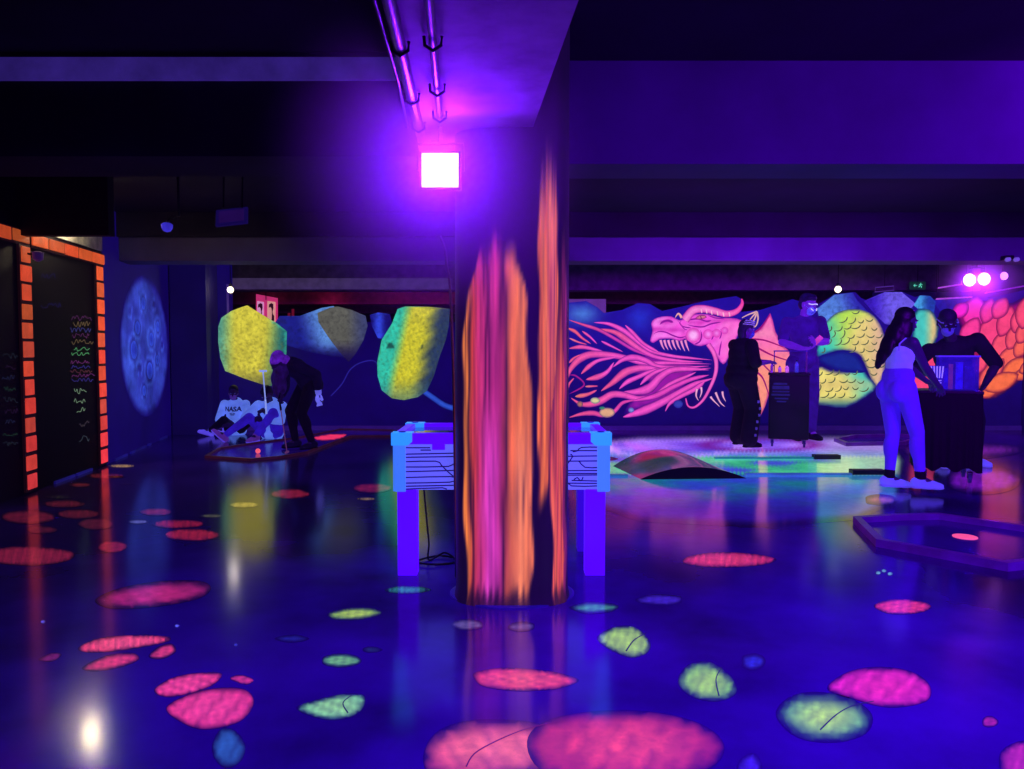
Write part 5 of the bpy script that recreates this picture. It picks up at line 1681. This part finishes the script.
    return dict(root=root, torso=torso, arm=arm, leg=leg, J=J, h=hpos, HR=HR, s=s, Fr=Fr, sp=sp, pel=pel, nek=nek, head=head, F=Fr)


EYEM = mat('eye_white', (150, 150, 200), rough=.3, emit=(40, 40, 110), es=.4, noise=.05)


def shirt(q, m, name='shirt', sleeves=2.0, g=.014, t0=.05, t1=2, hem=None, voxel=.011, hood=False, wf=1.0):
    bm = bmesh.new()
    q['torso'](bm, g, t0, t1, wf)
    if sleeves:
        for sd in 'RL': q['arm'](bm, sd, g, sleeves if not isinstance(sleeves, dict) else sleeves[sd])
    if hood:
        n = q['nek']; s = q['s']
        ell(bm, n - q['F'][1] * .06 * s + q['F'][2] * .0, q['F'], (.1 * s, .075 * s, .07 * s))
        for sg in (-1, 1): cap(bm, n - q['F'][1] * .04 * s + q['F'][0] * sg * .07 * s, n + q['F'][1] * .06 * s + q['F'][0] * sg * .03 * s - q['F'][2] * .05 * s, .04 * s, .03 * s)
    return solid(name, bm, m, q['root'], voxel)


def trousers(q, m, g=.01, loose=.0, voxel=.011, upto=1.93, name='trousers', top=.12):
    bm = bmesh.new()
    q['torso'](bm, g * .9, -1, top)
    for sd in 'RL': q['leg'](bm, sd, g, upto, loose)
    return solid(name, bm, m, q['root'], voxel)


def shoes(q, m, sole):
    s = q['s']
    for sd in 'RL':
        j = q['J'][sd]
        t = j['toe']
        a = j['an']
        dn_ = V((0, 0, -1))
        if abs(t.z) > .5:      # foot standing on its heel: sole faces along the leg
            dn_ = (a - j['kn']).normalized()
        r = t.cross(-dn_).normalized()
        dn_ = r.cross(t) * -1
        dn_ = dn_ if dn_.dot(V((0, 0, -1)) if abs(t.z) <= .5 else (a - j['kn'])) > 0 else -dn_
        bm = bmesh.new()
        R = (r, t, -dn_)
        ell(bm, a - t * .03 * s + dn_ * .03 * s, R, (.044 * s, .055 * s, .05 * s))
        ell(bm, a + t * .06 * s + dn_ * .045 * s, R, (.047 * s, .1 * s, .042 * s))
        ell(bm, a + t * .135 * s + dn_ * .055 * s, R, (.046 * s, .055 * s, .032 * s))
        cap(bm, a, a + dn_ * .03 * s, .047 * s, .048 * s)
        o = solid('shoe', bm, m, q['root'], .009)
        bm = bmesh.new()
        ell(bm, a - t * .03 * s + dn_ * .07 * s, R, (.047 * s, .056 * s, .017 * s))
        ell(bm, a + t * .05 * s + dn_ * .072 * s, R, (.048 * s, .1 * s, .016 * s))
        ell(bm, a + t * .13 * s + dn_ * .072 * s, R, (.05 * s, .064 * s, .016 * s))
        solid('sole', bm, sole, o, .008, 2)


def hair(q, m, parts, voxel=.009, name='hair'):
    bm = bmesh.new()
    s = q['s']
    for (c, r) in parts:
        ell(bm, q['h'](*c), q['HR'], tuple(v * s for v in r))
    return solid(name, bm, m, q['root'], voxel)


SHORT = [((0, -.024, .055), (.08, .092, .082)), ((0, -.055, .0), (.074, .062, .075))]


def mask(q, m, name='face_mask'):
    bm = bmesh.new()
    s = q['s']
    ell(bm, q['h'](0, .052, -.055), q['HR'], (.056 * s, .058 * s, .05 * s))
    ell(bm, q['h'](0, .045, -.075), q['HR'], (.046 * s, .05 * s, .042 * s))
    o = solid(name, bm, m, q['root'], .008)
    b = MB()
    for sg in (-1, 1):
        b.tube([q['h'](sg * .054, .06, -.035), q['h'](sg * .08, .0, .0)], .003, 5)
    b.build('ear_loop', m, o)
    return o


def wpt(px, py, Y, base, yaw):
    """a seen point at depth Y in the person's own frame"""
    q = at_y(px, py, Y) - V(base)
    return Matrix.Rotation(-yaw, 3, 'Z') @ q


SKD = mat('skin_dark_violet', (52, 30, 60), rough=.5, emit=(18, 6, 58), es=.6, noise=.12, nscale=8)
SKB = mat('skin_blue_lit', (90, 60, 100), rough=.5, emit=(56, 14, 150), es=.65, noise=.1, nscale=8)
SKV = mat('skin_violet_lit', (80, 50, 110), rough=.5, emit=(96, 24, 214), es=.72, noise=.15, nscale=8)
BLK = mat('black_cloth', (10, 8, 20), rough=.85, emit=(6, 2, 26), es=.6, noise=.3, nscale=9, bump=.2)
BLK2 = mat('black_cotton', (12, 9, 24), rough=.85, emit=(10, 4, 44), es=.6, noise=.35, nscale=6, bump=.2)
HOOD = mat('glowing_white_hoodie', (120, 130, 200), rough=.8, emit=(92, 122, 236), es=.78, noise=.22, nscale=6, bump=.3)
JEAN = mat('violet_blue_denim', (50, 30, 140), rough=.8, emit=(42, 20, 176), es=.75, noise=.25, nscale=8, bump=.3)
HAIRB = mat('black_hair', (8, 6, 16), rough=.5, emit=(8, 2, 34), es=.5, noise=.4, nscale=20)
SOLE = mat('pale_sole', (110, 100, 200), rough=.6, emit=(90, 70, 220), es=.7, noise=.15)
SOLED = mat('black_sole', (10, 8, 24), rough=.6, noise=.2)
WSHOE = mat('white_trainer', (120, 110, 220), rough=.6, emit=(92, 76, 236), es=.75, noise=.12)

# seated person with lettering on the hoodie
base = at_z(235, 435, 0); yw = PI
q = person('person sitting on the floor in a white hoodie with dark letters on the chest', base, yw, 1.5, dict(
    pelvis=(0, 0, .11), neck=(0, -.03, .5), head=(.0, .03, .625), look=(-.2, -.15), handR=(.09, .27, .2), handL=(-.09, .27, .2), elbowR=(.6, -.4, -.5), elbowL=(-.6, -.4, -.5),
    footR=(.30, .16, .08), footL=(.06, .24, .1), kneeR=(.3, 1, .25), kneeL=(-.8, .6, .3), toeR=(.9, .2, .3), toeL=(.8, .3, .1), palmR=(-1, 0, 0), palmL=(1, 0, 0)), SKD)
sh = shirt(q, HOOD, 'hoodie', 1.92, .014, -.05, hood=True, wf=.92)
trousers(q, BLK, .012)
shoes(q, WSHOE, SOLE)
hair(q, HAIRB, SHORT)
mask(q, mat('dim_mask', (60, 40, 110), rough=.7, emit=(70, 40, 150), es=.6, noise=.1))


def chest_text(q, txt, size, z, y, m, parent, yfun):
    cu = bpy.data.curves.new('t', 'FONT'); cu.body = txt; cu.size = size; cu.align_x = 'CENTER'; cu.extrude = .002; cu.offset = .003
    o = bpy.data.objects.new('t', cu); C.objects.link(o)
    dg = bpy.context.evaluated_depsgraph_get()
    me = bpy.data.meshes.new_from_object(o.evaluated_get(dg))
    bpy.data.objects.remove(o)
    for v in me.vertices:
        x, h = -v.co.x, v.co.y
        v.co = V((x, yfun(x, z + h) + v.co.z, z + h))
    me.materials.append(m)
    t = bpy.data.objects.new('chest_lettering', me); C.objects.link(t); t.parent = parent
    return t


from mathutils.bvhtree import BVHTree


def surf_y(o):
    bv = BVHTree.FromPolygons([v.co for v in o.data.vertices], [tuple(p.vertices) for p in o.data.polygons])

    def f(x, z):
        h = bv.ray_cast(V((x, 1.5, z)), V((0, -1, 0)))
        return (h[0].y if h[0] is not None else .15) + .006
    return f


INK = mat('dark_ink', (20, 14, 70), rough=.7, emit=(20, 12, 80), es=.5, noise=.1)
fy_ = surf_y(sh)
chest_text(q, 'NASA', .095, .36, 0, INK, sh, fy_)
b = MB()
for (x0, x1, z) in ((-.04, -.005, .318), (.005, .04, .318), (-.03, .03, .3)):
    b.add([V((x, fy_(x, zz) + .001, zz)) for x, zz in ((x0, z), (x1, z), (x1, z + .012), (x0, z + .012))], [(0, 1, 2, 3)])
o = b.build('chest_mark', INK, None); o.parent = sh

# second seated person with raised knee and club
base = at_z(271, 438.5, 0)
q = person('person sitting in white hoodie and blue jeans with one knee raised, head bowed', base, yw, 1.62, dict(
    pelvis=(0, 0, .11), neck=(-.02, .06, .52), head=(.0, .15, .635), look=(.2, -.6), handR=(.075, .3, .40), handL=(.0, .33, .30), elbowR=(1, -.2, -.4), elbowL=(-1, -.1, -.5),
    footR=(.50, .40, .09), footL=(.06, .46, .09), kneeR=(.3, .7, .4), kneeL=(-.35, .3, 1), toeR=(.7, .2, .75), toeL=(.35, 1, 0), palmR=(-1, 0, 0), palmL=(1, 0, 0), curlR=1.0, curlL=1.0), SKD)
shirt(q, HOOD, 'hoodie', 1.92, .013, -.05, hood=True, wf=.9)
trousers(q, JEAN, .012)
shoes(q, mat('mauve_trainer', (90, 60, 140), rough=.7, emit=(86, 40, 150), es=.6, noise=.2), SOLE)
hair(q, HAIRB, SHORT + [((0, .02, .07), (.07, .07, .05))])


def putter(label, top, foot, headdir, m, up=False):
    top, foot = V(top), V(foot)
    t = thing('golf_club', label, 'golf club', tuple(foot))
    d = (foot - top).normalized()
    b = MB(); b.tube([top, foot], .006 if not up else .0085, 8); sm('shaft', b, m, t, smooth=True)
    e = top if up else foot
    b = MB(); hd = V(headdir).normalized(); b.tube([e - hd * .05, e + hd * .05], .014, 8); sm('head', b, m, t)
    g = (foot, foot - d * .2) if up else (top, top + d * .22)
    b = MB(); b.tube([g[0], g[1]], .0125, 8); sm('grip', b, M['blackplastic'] if not up else m, t, smooth=True)


putter('white golf club held upright by the seated person in jeans', at_y(263, 371, base.y - .36), at_y(266.5, 414, base.y - .36), (1, 0, 0), mat('white_club', (150, 160, 230), rough=.4, emit=(140, 160, 240), es=.85, noise=.1), up=True)

# bending player
base = at_z(304, 449.5, 0) + V((0, 0, .009))
fw = V((-.76, -.65)).normalized(); yw = math.atan2(fw.y, fw.x) - PI / 2
q = person('person in dark clothes bending over a putt, long dark hair lit violet', base, yw, 1.62, dict(
    pelvis=(0, -.08, .83), neck=(0, .2, 1.09), head=(0, .32, 1.07), look=(0, -.9), arch=-.06, handR=(.03, .28, .66), handL=(-.22, -.1, .71), elbowR=(.6, -.5, .3), elbowL=(-.5, -1, .4),
    footR=(.11, .06, .09), footL=(-.13, -.05, .09), kneeR=(.1, 1, 0), palmL=(0, -1, 0), curlR=1.1, curlL=.7, palmR=(-1, 0, 0)), SKD)
shirt(q, BLK2, 'jumper', 1.75, .018, -.05)
trousers(q, BLK, .012)
shoes(q, BLK2, SOLED)
hair(q, mat('violet_lit_hair', (60, 24, 110), rough=.5, emit=(88, 26, 176), es=.7, noise=.6, nscale=13), SHORT + [((0, -.07, .07), (.088, .1, .085)), ((0, -.1, -.04), (.09, .07, .11))])
bm = bmesh.new()
hd0 = V((0, .32, 1.07))
for (c, r) in (((0, -.03, -.07), (.095, .1, .12)), ((.03, .0, -.17), (.075, .085, .12)), ((-.035, .01, -.2), (.065, .07, .13)), ((0, -.05, -.25), (.06, .05, .12)), ((.05, .03, -.27), (.03, .035, .1)), ((-.05, .04, -.3), (.028, .03, .1))):
    ell(bm, hd0 + V(c), (V((1, 0, 0)), V((0, 1, 0)), V((0, 0, 1))), r)
solid('hair_lengths', bm, mat('dark_violet_hair', (26, 10, 60), rough=.5, emit=(34, 10, 84), es=.6, noise=.6, nscale=14), q['root'], .01)
j = q['J']['L']
bm = bmesh.new(); cap(bm, j['el'].lerp(j['wr'], .45), j['el'].lerp(j['wr'], .98), .045, .04); solid('cuff', bm, mat('pale_cuff', (110, 110, 190), rough=.7, emit=(100, 100, 220), es=.75, noise=.2), q['root'], .009)
hd = (j['wr'] - j['el']).normalized()
bm = bmesh.new(); ell(bm, j['wr'] + hd * .07, frame(hd), (.035, .05, .065))
for i in range(4): cap(bm, j['wr'] + hd * .1 + V((0, .012 * (i - 1.5), .0)) + frame(hd)[1] * .018 * (i - 1.5), j['wr'] + hd * .155 + frame(hd)[1] * .022 * (i - 1.5), .013, .011, 8)
cap(bm, j['wr'] + hd * .04, j['wr'] + hd * .09 + frame(hd)[1] * .05, .014, .012, 8)
solid('glove', bm, mat('pale_glove', (120, 120, 220), rough=.7, emit=(110, 110, 240), es=.8, noise=.15), q['root'], .007)
hw = Matrix.Translation(base) @ Matrix.Rotation(yw, 4, 'Z') @ (q['J']['R']['wr'])
gtop = V((hw.x - .02, hw.y - .03, hw.z + .05))
putter('thin pale golf club reaching from the bending player to the lane', gtop, at_z(287, 453, .02) + V((0, 0, .01)), (0, 1, 0), mat('steel_club', (120, 90, 120), rough=.35, emit=(110, 60, 110), es=.5, noise=.1))

# stocky person in black
base = at_z(741, 446.5, 0)
fw = V((.95, .3)).normalized(); yw = math.atan2(fw.y, fw.x) - PI / 2
q = person('stocky person in loose black clothes and headscarf reaching to the narrow cart', base, yw, 1.67, dict(
    pelvis=(0, -.02, .90), neck=(0, .0, 1.37), head=(.02, .055, 1.525), look=(.1, -.12), fat=1.36, sw=.19, arch=.04, handR=tuple(wpt(768, 362, 9.42, base, yw)), handL=(-.12, .40, 1.10), elbowR=(.6, -.3, -.8), elbowL=(-.6, -.3, -.8),
    footR=(.16, .0, .09), footL=(-.15, .05, .09), palmR=(0, 0, -1), palmL=(0, 0, -1), curlR=.4), SKB)
shirt(q, BLK, 'tunic', {'R': 1.15, 'L': 1.15}, .03, -1)
tr = trousers(q, BLK, .032, .045)
shoes(q, BLK, SOLED)
bm = bmesh.new()
for (c, r) in (((0, -.024, .05), (.088, .1, .09)), ((0, -.075, -.03), (.075, .05, .09)), ((0, -.06, -.09), (.07, .05, .06))): ell(bm, q['h'](*c), q['HR'], tuple(v * q['s'] for v in r))
sc = solid('headscarf', bm, mat('dark_scarf', (30, 20, 50), rough=.7, emit=(20, 8, 62), es=.6, noise=.4, nscale=14), q['root'], .009)
b = MB()
for k in range(3):
    b.tube([q['h'](.088 * math.cos(a), -.02 + .104 * math.sin(a), .062 + k * .024 - .0 * a) for a in [x * .35 - .9 + k * .12 for x in range(9)]], .006, 5)
o = b.build('scarf_stripe', mat('pale_scarf_stripe', (140, 120, 200), rough=.6, emit=(128, 96, 190), es=.7, noise=.2), None); o.parent = sc
mask(q, mat('blue_mask', (60, 60, 170), rough=.7, emit=(50, 40, 180), es=.6, noise=.1))
PLS = mat('pale_leg_patch', (120, 100, 180), rough=.7, emit=(60, 42, 140), es=.6, noise=.2)
jr = q['J']['R']
for k in range(6):
    b = MB()
    z = .16 + k * .085
    c = jr['kn'].lerp(jr['an'], 1 - (z - .09) / max(.1, jr['kn'].z - .09)) if z < jr['kn'].z else jr['hip'].lerp(jr['kn'], (jr['hip'].z - z) / (jr['hip'].z - jr['kn'].z))
    b.box((c.x + .108 - (z > .4) * -.02, c.y - .005, z), (c.x + .126 - (z > .4) * -.02, c.y + .02, z + .035), bev=.004)
    o = b.build('leg_patch', PLS, None); o.parent = tr

# tall masked man behind the first cart
base = V((at_y(803, 400, 10.35).x, 10.35, 0))
fw = V((.12, -1)).normalized(); yw = math.atan2(fw.y, fw.x) - PI / 2
s_ = 2.02 / 1.7
q = person('tall man in violet lit shirt and face mask standing behind the narrow cart', base, yw, 2.02, dict(
    pelvis=(0, -.02, .93 * s_), neck=(.02, .02, 1.44 * s_), head=(.0, .09, 1.585 * s_), look=(-.45, -.2), sw=.205, handR=tuple(wpt(803, 349, 9.96, base, yw)), handL=tuple(wpt(815, 343, 9.98, base, yw)),
    elbowR=(1, -.2, -.6), elbowL=(-1, -.1, -.8), footR=(.12, 0, .1), footL=(-.12, .02, .1), palmR=(0, 0, 1), palmL=(1, 0, 0), pointR=(-.9, .3, .1), pointL=(.5, .7, .3)), SKV)
shirt(q, mat('violet_lit_shirt', (44, 20, 100), rough=.8, emit=(46, 10, 132), es=.75, noise=.3, nscale=5, bump=.2), 't_shirt', .8, .016, -.05)
trousers(q, mat('violet_dark_trousers', (30, 16, 80), rough=.8, emit=(50, 12, 150), es=.65, noise=.3), .016, .01)
shoes(q, BLK2, SOLED)
hair(q, mat('violet_dark_hair', (20, 8, 50), rough=.6, emit=(22, 6, 84), es=.6, noise=.4, nscale=20), SHORT + [((0, .02, .085), (.072, .07, .045))])
mk = mask(q, mat('bright_mask', (120, 130, 230), rough=.7, emit=(70, 70, 230), es=.75, noise=.3, nscale=20))
b = MB()
b.tube([q['h'](x, .1 - 6 * x * x, .02 + .004 * math.cos(x * 60)) for x in [-.08 + .016 * i for i in range(11)]], .0065, 6)
b.tube([q['h'](-.055, .085, -.03), q['h'](-.02, .112, -.05), q['h'](.0, .118, -.035)], .006, 6)
b.tube([q['h'](.055, .085, -.03), q['h'](.03, .108, -.055)], .006, 6)
o = b.build('goggle_rim', mat('glowing_white_rim', (220, 220, 255), rough=.4, emit=(205, 205, 255), es=.95, noise=.05), None); o.parent = q['root']
hq = at_y(818, 340, 9.9)
t = thing('phone', 'pink lit phone in the hands of the tall masked man', 'phone', tuple(hq))
b = MB(); R0 = Matrix.Translation(hq) @ Matrix.Rotation(.7, 4, 'Y') @ Matrix.Rotation(.3, 4, 'X'); b.box((-.034, -.006, -.065), (.034, .006, .065), R0, bev=.005); sm('case', b, mat('pink_phone', (190, 60, 160), rough=.4, emit=(206, 60, 150), es=.7, noise=.15), t)
b = MB(); b.box((-.029, .0062, -.056), (.029, .008, .056), R0); sm('screen', b, M['blackplastic'], t)

# woman in light clothes
base = at_z(906, 492, 0)
fw = V((.95, .30)).normalized(); yw = math.atan2(fw.y, fw.x) - PI / 2
fr = Matrix.Rotation(-yw, 3, 'Z')
ft1, ft2 = at_z(921, 493.5, 0) - base, at_z(889, 490, 0) - base
f1, f2 = fr @ V((ft1.x, ft1.y, 0)), fr @ V((ft2.x, ft2.y, 0))
pv = fr @ (at_y(897, 387, base.y + .03) - base)
nk = fr @ (at_y(900, 338, base.y + .05) - base)
hdv = fr @ (at_y(906, 322, base.y + .07) - base)
q = person('woman with long dark hair in light crop top and leggings beside the wide cart', base, yw, 1.66, dict(
    pelvis=tuple(pv), neck=tuple(nk), head=tuple(hdv), look=(.15, -.2), woman=True, sw=.145, arch=.02, handR=tuple(fr @ (at_y(938, 386, base.y + .12) - base)), handL=tuple(fr @ (at_y(930, 385, base.y + .3) - base)),
    elbowR=(.3, -.6, -.8), elbowL=(-.5, -.5, -.7), footR=(f1.x, f1.y, .09), footL=(f2.x, f2.y, .09), kneeR=(.1, 1, 0), kneeL=(0, 1, 0), toeR=tuple(fr @ V((.95, -.3, 0))), toeL=tuple(fr @ V((.9, -.2, 0))), palmR=(0, 0, -1), palmL=(0, 0, -1)),
    mat('skin_deep_blue', (60, 40, 80), rough=.5, emit=(26, 6, 90), es=.6, noise=.1), voxel=.007)
LEG = mat('violet_leggings', (120, 80, 230), rough=.7, emit=(58, 22, 214), es=.5, noise=.1, nscale=4)
trousers(q, LEG, .008, 0, .01, 1.9, 'leggings', top=.22)
shirt(q, mat('pale_crop_top', (160, 130, 255), rough=.7, emit=(92, 84, 216), es=.6, noise=.12), 'crop_top', 0, .010, .4, .7)
b = MB()
for sg in (-1, 1):
    b.tube([q['sp'](.72) + q['F'][0] * sg * .09 - q['F'][1] * .105, q['sp'](.86) + q['F'][0] * sg * .1 - q['F'][1] * .105, q['sp'](.98) + q['F'][0] * sg * .09 - q['F'][1] * .03, q['sp'](.9) + q['F'][0] * sg * .09 + q['F'][1] * .1], .007, 6)
o = b.build('shoulder_strap', mat('pale_strap', (110, 90, 210), rough=.6, emit=(96, 60, 220), es=.7, noise=.1), None); o.parent = q['root']
shoes(q, WSHOE, SOLE)
for sd in 'RL':
    j = q['J'][sd]
    bm = bmesh.new(); cap(bm, j['an'] + V((0, 0, .01)), j['an'].lerp(j['kn'], .17), .047, .046); solid('sock', bm, BLK, q['root'], .009)
hair(q, HAIRB, SHORT + [((0, -.07, -.05), (.085, .055, .1)), ((-.01, -.1, -.14), (.09, .05, .12)), ((-.02, -.125, -.25), (.085, .045, .12)), ((-.04, -.14, -.34), (.065, .04, .09)), ((-.06, -.145, -.41), (.035, .03, .06)), ((.07, -.02, -.08), (.025, .05, .11)), ((-.075, -.02, -.08), (.025, .05, .11)), ((.06, -.05, -.2), (.04, .05, .12))])

# man leaning over the second cart
base = V((at_y(957, 400, 7.86).x, 7.86, 0))
fw = V((-.1, -1)).normalized(); yw = math.atan2(fw.y, fw.x) - PI / 2
W = lambda px, py, Y: tuple(wpt(px, py, Y, base, yw))
q = person('man in dark shirt, cap and pale mask leaning over the wide cart', base, yw, 1.82, dict(
    pelvis=(-.02, -.12, .93), neck=W(953, 341, 7.72), head=W(947, 323, 7.6), look=(.1, -.5), sw=.215, fat=1.08, handR=W(934, 376, 7.46), handL=W(985, 384, 7.5), elbowR=(1, .1, -.5), elbowL=(-1, -.1, -.05),
    footR=(.1, -.1, .09), footL=(-.3, -.22, .09), toeL=(-.5, 1, 0), palmR=(-.5, .3, -1), palmL=(1, .3, -.3)), SKD)
shirt(q, BLK2, 't_shirt', .95, .02, -.05)
trousers(q, BLK2, .02, .02)
shoes(q, WSHOE, SOLE)
hair(q, HAIRB, [((0, -.045, .0), (.078, .07, .085))])
bm = bmesh.new(); ell(bm, q['h'](0, -.014, .065), q['HR'], (.083, .1, .075)); cap(bm, q['h'](-.05, .085, .035), q['h'](.05, .085, .035), .014, .014); cap(bm, q['h'](-.04, .12, .022), q['h'](.04, .12, .022), .012, .012)
cp = solid('cap', bm, mat('dark_cap', (16, 10, 34), rough=.7, emit=(14, 4, 56), es=.6, noise=.3, nscale=12), q['root'], .009)
b = MB(); b.tube([q['h'](-.09, -.02, .032), q['h'](-.075, .06, .034), q['h'](0, .102, .036), q['h'](.075, .06, .034), q['h'](.09, -.02, .032)], .005, 6); o = b.build('cap_band', mat('pale_cap_band', (110, 100, 180), rough=.6, emit=(80, 64, 180), es=.6, noise=.2), None); o.parent = cp
mask(q, mat('pale_violet_mask', (90, 80, 180), rough=.7, emit=(60, 44, 176), es=.7, noise=.15))

# ------------------------------------------------------------------ remaining light, bloom haze, render look
area('side_uv_lamp', (4.4, 2.7, 2.1), (4.4, 4.15, 2.55), .3, .2, 95, (0.22, 0.0, 1.0), spread=1.9)
area('side_uv_floor', (3.8, .9, 2.2), (2.7, 2.9, 0), .4, .3, 170, (0.2, 0.0, 1.0))
area('near_uv_lamp', (.5, .2, 2.25), (.75, 2.3, 0), .4, .3, 42, (0.17, 0.0, 1.0), spread=1.9)
area('middle_uv_fill', (2.6, 6.2, 2.1), (2.6, 8.7, 2.45), 3.5, .15, 30, (0.25, 0.0, 1.0), spread=1.6)  # unseen fill added to light the beam face behind the carts, no fixture
BLOOM_HAZE = 1.0
w = bpy.data.worlds.new('world')
bpy.context.scene.world = w
w.use_nodes = True
bg = w.node_tree.nodes['Background']
bg.inputs['Color'].default_value = (.05, .0, .22, 1)
bg.inputs['Strength'].default_value = .012
nt = w.node_tree
vs_ = nt.nodes.new('ShaderNodeVolumeScatter')      # scatter added to imitate bloom round the floodlight and the far twin lamps
vs_.inputs['Anisotropy'].default_value = .2
geo = nt.nodes.new('ShaderNodeNewGeometry')
dst = nt.nodes.new('ShaderNodeVectorMath'); dst.operation = 'DISTANCE'
dst.inputs[1].default_value = (lc.x, LY - .25, lc.z - .05)
nt.links.new(geo.outputs['Position'], dst.inputs[0])
mr_ = nt.nodes.new('ShaderNodeMapRange'); mr_.interpolation_type = 'SMOOTHERSTEP'
mr_.inputs['From Min'].default_value = .0; mr_.inputs['From Max'].default_value = .82
mr_.inputs['To Min'].default_value = BLOOM_HAZE; mr_.inputs['To Max'].default_value = .0
nt.links.new(dst.outputs['Value'], mr_.inputs['Value'])
far = at_y(980, 279, fy - .15)
dst2 = nt.nodes.new('ShaderNodeVectorMath'); dst2.operation = 'DISTANCE'
dst2.inputs[1].default_value = far
nt.links.new(geo.outputs['Position'], dst2.inputs[0])
mr2 = nt.nodes.new('ShaderNodeMapRange'); mr2.interpolation_type = 'SMOOTHERSTEP'
mr2.inputs['From Min'].default_value = .0; mr2.inputs['From Max'].default_value = .75
mr2.inputs['To Min'].default_value = .8; mr2.inputs['To Max'].default_value = .0015
nt.links.new(dst2.outputs['Value'], mr2.inputs['Value'])
ad_ = nt.nodes.new('ShaderNodeMath'); ad_.operation = 'ADD'
nt.links.new(mr_.outputs['Result'], ad_.inputs[0]); nt.links.new(mr2.outputs['Result'], ad_.inputs[1])
nt.links.new(ad_.outputs[0], vs_.inputs['Density'])
nt.links.new(vs_.outputs[0], nt.nodes['World Output'].inputs['Volume'])
w.cycles.volume_step_size = .15
sc = bpy.context.scene
sc.view_settings.view_transform = 'Standard'
sc.view_settings.look = 'None'
sc.view_settings.exposure = 0
sc.cycles.use_denoising = True
sc.cycles.max_bounces = 6
